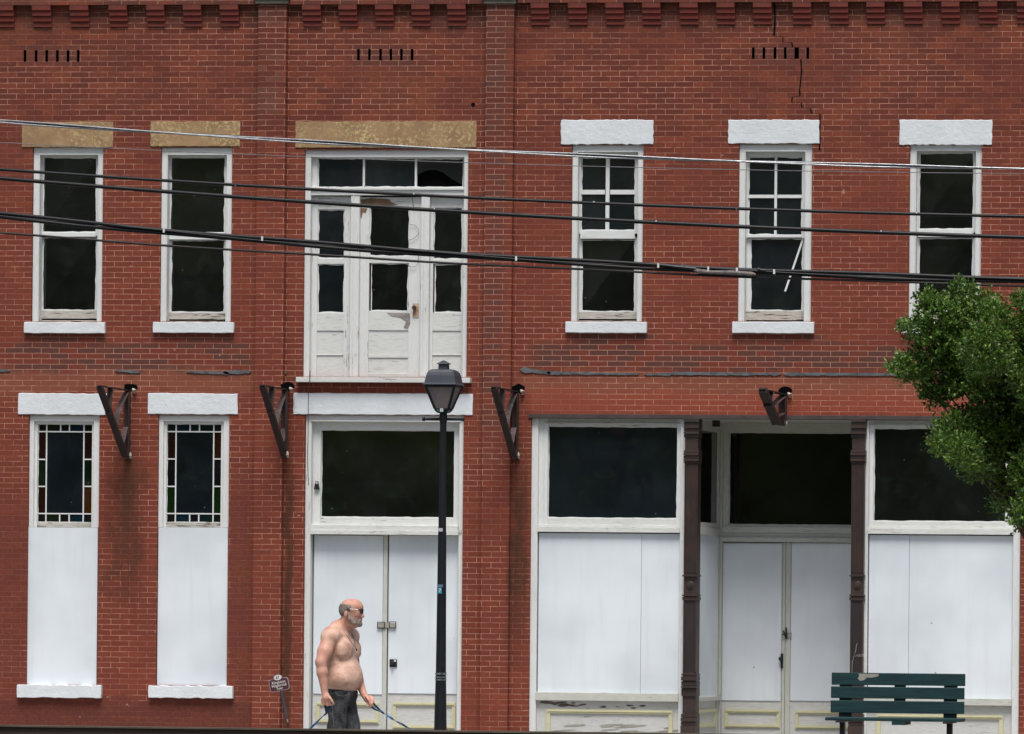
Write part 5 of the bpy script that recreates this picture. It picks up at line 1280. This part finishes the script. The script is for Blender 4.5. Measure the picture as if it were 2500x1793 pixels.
def skinmat():
    n = N('sun_reddened_skin'); o_ = n.tc.outputs['Object']
    def at(k): q = n.new('ShaderNodeAttribute'); q.attribute_name = k; return q.outputs['Fac']
    a_ = n.noise(o_, 14, 4, .6); b_ = n.noise(o_, 45, 4, .65); e = n.noise(n.mapping(o_, (1, 1, 2.5)), 6, 3)
    c = n.mix(n.mr(a_, .35, .7), (.60, .39, .30), (.41, .235, .175)); c = n.mix(n.math('MULTIPLY', n.mr(e, .45, .7), .35), c, (.66, .47, .38))
    c = n.mix(n.math('MULTIPLY', at('red'), .68), c, (.47, .215, .155)); c = n.mix(n.math('MULTIPLY', n.mr(b_, .50, .72), .5), c, (.38, .17, .12))
    c = n.mix(n.math('MULTIPLY', n.math('MULTIPLY', at('hair'), n.mr(b_, .4, .6)), .55), c, (.30, .25, .24)); c = n.mix(n.math('MULTIPLY', at('nip'), .7), c, (.25, .11, .09))
    n.bump(n.math('ADD', a_, b_), .25, .004); n.b.inputs['Subsurface Weight'].default_value = .03; n.b.inputs['Subsurface Scale'].default_value = .01; n.b.inputs['Subsurface Radius'].default_value = (1, .4, .25)
    return n.done(c, .55, spec=.35)
lo = np.array([MP(760, 1700, -.35)[0], -.38, .86]); hi = np.array([MP(920, 1700, .2)[0]+.05, .28, 1.78])
MAN = mk('person', body, lo, hi, .0055, skinmat(), None, {'red': red, 'hair': hair_, 'nip': nip})
MAN.location = MO; tag(MAN, 'bald bearded shirtless man in sunglasses and dark jeans walking right with two blue leashes', 'person')
# hair
hcut = MP(838, 1478, 0)[2]
def hairf(x, y, z):
    d = ell(Hp(-.014, 0, .002), (.0925, .0785, .087), HX)(x, y, z) + .0010*np.sin(x*190+z*70)*np.sin(y*170+z*60); f = (x-hc[0])*HF[0]+(y-hc[1])*HF[1]
    d = smax(d, z-(hcut+.004+np.clip(f, -.2, .0)*-.10), .006); d = smax(d, f-(.004+(z-hc[2])*.50), .006); return smax(d, (hc[2]-.070+np.maximum(0, f+.075)*.25)-z, .008)
HM = plain('grey_brown_hair', (.20, .17, .145), .8, var=.4, scale=22, col2=(.10, .080, .070), bump=.8)
mk('hair', hairf, hc-.13, hc+.13, .0035, HM, MAN)
bps = []
for s_ in (1, -1):
    bps += [(cap(Hp(-.006, .070*s_, -.028), Hp(.002, .064*s_, -.075), .010, .014), .01), (cap(Hp(.002, .060*s_, -.075), Hp(.036, .043*s_, -.100), .017, .018), .01), (cap(Hp(.036, .045*s_, -.102), Hp(.068, .012*s_, -.112), .018, .018), .015)]
    bps += [(cap(Hp(.086, .002*s_, -.070), Hp(.074, .032*s_, -.084), .008, .008), .006), (cap(Hp(.074, .032*s_, -.084), Hp(.066, .034*s_, -.105), .010, .014), .01)]
for s_ in (1, -1): bps.append((ell(Hp(.030, .050*s_, -.080), (.034, .013, .032), HX), .012))
bps.append((cap(Hp(.074, .010, -.112), Hp(.074, -.010, -.112), .020, .020), .02)); bps.append((cap(Hp(.080, .0, -.100), Hp(.076, 0, -.112), .010, .016), .01))
def beardf(x, y, z):
    e = None
    for f, k in bps: v = f(x, y, z); e = v if e is None else smin(e, v, k)
    return e + .0012*np.sin(x*260+z*90)*np.sin(y*240)*np.sin(z*210)
mk('beard', beardf, hc+np.array([-.06, -.12, -.17]), hc+np.array([.13, .12, .02]), .0033, plain('grey_beard', (.31, .245, .21), .85, var=.5, scale=30, col2=(.19, .13, .105), bump=.9), MAN)
# sunglasses
b = MB()
for s_ in (1, -1):
    n_ = 14; k = len(b.v)
    for q in range(n_):
        t = 2*math.pi*q/n_; f_, r_, z_ = .0925-.012*abs(math.cos(t)*.5+.5)*1.0, s_*(.032+.025*math.cos(t)), -.006+.017*math.sin(t)
        b.v.append(tuple(Hp(.0945-.45*abs(r_)**1.3*1.2, r_, z_)))
    b.f.append(tuple(range(k, k+n_))); b.m.append(0)
    ring = [Hp(.0955-.45*abs(s_*(.032+.026*math.cos(2*math.pi*q/n_)))**1.3*1.2, s_*(.032+.026*math.cos(2*math.pi*q/n_)), -.006+.018*math.sin(2*math.pi*q/n_)) for q in range(n_+1)]
    b.tube([Vector(p_) for p_ in ring], .0022, 5, 0)
    b.tube([Vector(Hp(.074, .060*s_, .002)), Vector(Hp(.066, .073*s_, .004)), Vector(Hp(.03, .080*s_, .005))], [.0045, .0042, .0036], 6, 0)
    b.tube([Vector(Hp(.03, .080*s_, .005)), Vector(Hp(.0, .082*s_, .005)), Vector(Hp(-.022, .080*s_, .004))], [.0036, .0036, .003], 6, 0)
b.tube([Vector(Hp(.096, .008, .0)), Vector(Hp(.099, 0, .002)), Vector(Hp(.096, -.008, .0))], .002, 5)
b.build('sunglasses', plain('black_sunglasses', (.008, .009, .008), .15, spec=.7), MAN)
# necklace cord
b = MB(); ch = [Bp(.030, .055, 1.475), Bp(.068, .040, 1.42), Bp(.098, .012, 1.365), Bp(.112, .0, 1.335)]; b.tube([Vector(c) for c in ch], .0017, 5); ch = [Bp(.030, -.055, 1.475), Bp(.068, -.040, 1.42), Bp(.098, -.012, 1.365), Bp(.112, .0, 1.335)]; b.tube([Vector(c) for c in ch], .0017, 5)
b.tube([Vector(Bp(.115, 0, 1.338)), Vector(Bp(.119, 0, 1.320))], .006, 6); b.build('necklace', M['rope'], MAN)
# jeans
kn1, an1 = Bp(-.025, .080, .50), Bp(-.17, .085, .12); kn2, an2 = Bp(.070, -.080, .52), Bp(.15, -.085, .10)
jp = [(ell(Bp(-.010, 0, .975), (.118, .150, .135), BX), .03), (ell(Bp(-.050, 0, .90), (.082, .135, .11), BX), .03),
      (cap(Bp(-.010, .070, .88), kn1, .080, .072), .02), (cap(Bp(-.012, -.070, .88), kn2, .080, .072), .02), (cap(kn1, an1, .072, .066), .02), (cap(kn2, an2, .072, .066), .02)]
def jf(x, y, z):
    e = None
    for f, k in jp: v = f(x, y, z); e = v if e is None else smin(e, v, k)
    w1 = np.sin((x*1.5+z*1.0)*44+3*np.sin(y*14))*np.sin(y*17+z*9+x*11); w2 = np.sin((x*1.2-z*.9)*41+y*22)
    e = e + .0045*w1*sstep(1.0, .85, z) + .0030*w2
    f = x*Fv[0]+y*Fv[1]
    return smax(e, z-(1.052-.062*sstep(-.07, .11, f)), .004)
def jeansmat():
    n = N('dark_grey_denim'); o_ = n.tc.outputs['Object']
    a_ = n.noise(n.mapping(o_, (1, 1, .5), rot=(0, .5, 0)), 13, 4, .6, .8); b_ = n.noise(o_, 90, 3, .6)
    c = n.mix(n.mr(a_, .38, .66), (.026, .027, .031), (.070, .073, .080)); c = n.mix(n.math('MULTIPLY', n.mr(b_, .5, .8), .4), c, (.15, .155, .165))
    n.bump(n.math('ADD', a_, n.math('MULTIPLY', b_, .3)), .6, .01); return n.done(c, .85, spec=.2)
JM = jeansmat()
JE = mk('jeans', jf, np.array([-.42, -.33, .05]), np.array([.42, .33, 1.08]), .007, JM, MAN)
b = MB()
def beltpt(t, z0): f_, r_ = .118*math.cos(t)-.012, .150*math.sin(t); z_ = 1.044-.062*float(sstep(-.07, .11, np.array(f_))); return Vector(Bp(f_, r_, z_+z0))
pts = [beltpt(2*math.pi*i/40, -.018) for i in range(41)]
k = len(b.v)
for p_ in pts: b.v += [tuple(p_+Vector((0, 0, -.017))), tuple(p_+Vector((0, 0, .017)))]
for i in range(40): b.f.append((k+2*i, k+2*i+2, k+2*i+3, k+2*i+1)); b.m.append(0)
b.build('belt', plain('black_leather_belt', (.012, .012, .015), .4), JE)
from mathutils.bvhtree import BVHTree
bvh = BVHTree.FromPolygons([tuple(v.co) for v in JE.data.vertices], [tuple(p_.vertices) for p_ in JE.data.polygons])
def seam(pts):
    o_ = []
    for i in range(len(pts)-1):
        for j in range(5):
            t = j/5; px, py = pts[i][0]*(1-t)+pts[i+1][0]*t, pts[i][1]*(1-t)+pts[i+1][1]*t
            tgt = P(px, py, MY)-MO; org = Vector((CX, CY, CZ))-MO; d_ = (tgt-org).normalized(); hit = bvh.ray_cast(org, d_)
            if hit[0] is not None: o_.append(hit[0]+hit[1]*.0008)
    return o_
b = MB()
for pts in ([(819, 1683), (820, 1694), (826, 1699), (838, 1700), (849, 1696)], [(849, 1690), (853, 1694), (850, 1699)], [(808, 1682), (808, 1700), (812, 1730), (815, 1786)], [(801, 1690), (806, 1694), (818, 1692)]):
    q_ = seam(pts)
    if len(q_) > 2: b.tube(q_, .0022, 4)
b.build('seam_stitching', plain('pale_stitching', (.16, .16, .17), .8), JE)
for (an, kk, s_) in ((an1, kn1, 1), (an2, kn2, -1)):
    c_ = np.array(an)
    sp = [(ell(c_+Fv*.06-Zv*.068, (.14, .048, .038), BX), .02), (cap(c_-Zv*.02, c_-Zv*.07, .045, .04), .03)]
    zf = c_[2]-.10
    def sf(x, y, z, sp=sp, zf=zf): return smax(smin(sp[0][0](x, y, z), sp[1][0](x, y, z), .03), zf-z, .005)
    so = mk('shoe', sf, c_-np.array([.14, .12, .13]), c_+np.array([.26, .12, .06]), .008, plain('dark_shoe', (.03, .028, .026), .6), MAN)
    so.location.z = -zf if abs(zf) < .3 else 0
# leashes: flat webbing with twists
def leash(name, label, paths, cols):
    root = empty(name, MO, label, 'leash', 'blue leashes held by the man')
    b = MB()
    for pts, tw in paths:
        pts = [Vector(q) for q in pts]; fp = []
        for i in range(len(pts)-1):
            for j in range(8): fp.append(pts[i].lerp(pts[i+1], j/8))
        fp.append(pts[-1]); k = len(b.v)
        for i, p_ in enumerate(fp):
            d = (fp[min(i+1, len(fp)-1)]-fp[max(i-1, 0)]).normalized(); u_ = d.cross(Vector((0, 1, 0))).normalized(); v_ = d.cross(u_)
            t = tw*i/len(fp); w_ = (u_*math.cos(t)+v_*math.sin(t))*.0085; nn_ = d.cross(w_).normalized()*.0018
            b.v += [tuple(p_-w_-nn_), tuple(p_+w_-nn_), tuple(p_+w_+nn_), tuple(p_-w_+nn_)]
        for i in range(len(fp)-1):
            for q in range(4):
                q2 = (q+1) % 4; b.f.append((k+4*i+q, k+4*i+q2, k+4*i+4+q2, k+4*i+4+q)); b.m.append(1 if q == 2 else 0)
    o = b.build('webbing', cols, root); return root
LB = [plain('blue_webbing', (.012, .13, .36), .5, var=.4, scale=40), plain('navy_webbing', (.008, .018, .055), .6)]
jn = MP(931, 1738, .0)
leash('dog_leash', 'blue and navy leash running down to the right from his forward hand', [([MP(905, 1724, -.01), MP(915, 1732, -.01), jn], 1.2), ([MP(910, 1716, .02), MP(920, 1727, .01), jn], .4), ([jn, MP(965, 1760, .0), MP(1017, 1788, .02), MP(1120, 1840, .05), MP(1230, 1890, .05)], 19)], LB)
jn = MP(797, 1742, -.26)
leash('dog_leash', 'blue leash running down to the left behind him from his lowered near hand', [([MP(793, 1720, -.27), MP(795, 1731, -.27), jn], .5), ([MP(807, 1722, -.27), MP(803, 1734, -.27), jn], 1.0), ([MP(800, 1722, -.275), MP(800, 1733, -.27), jn], .2), ([jn, MP(787, 1750, -.26), MP(752, 1785, -.24), MP(700, 1845, -.2)], 5)], LB)
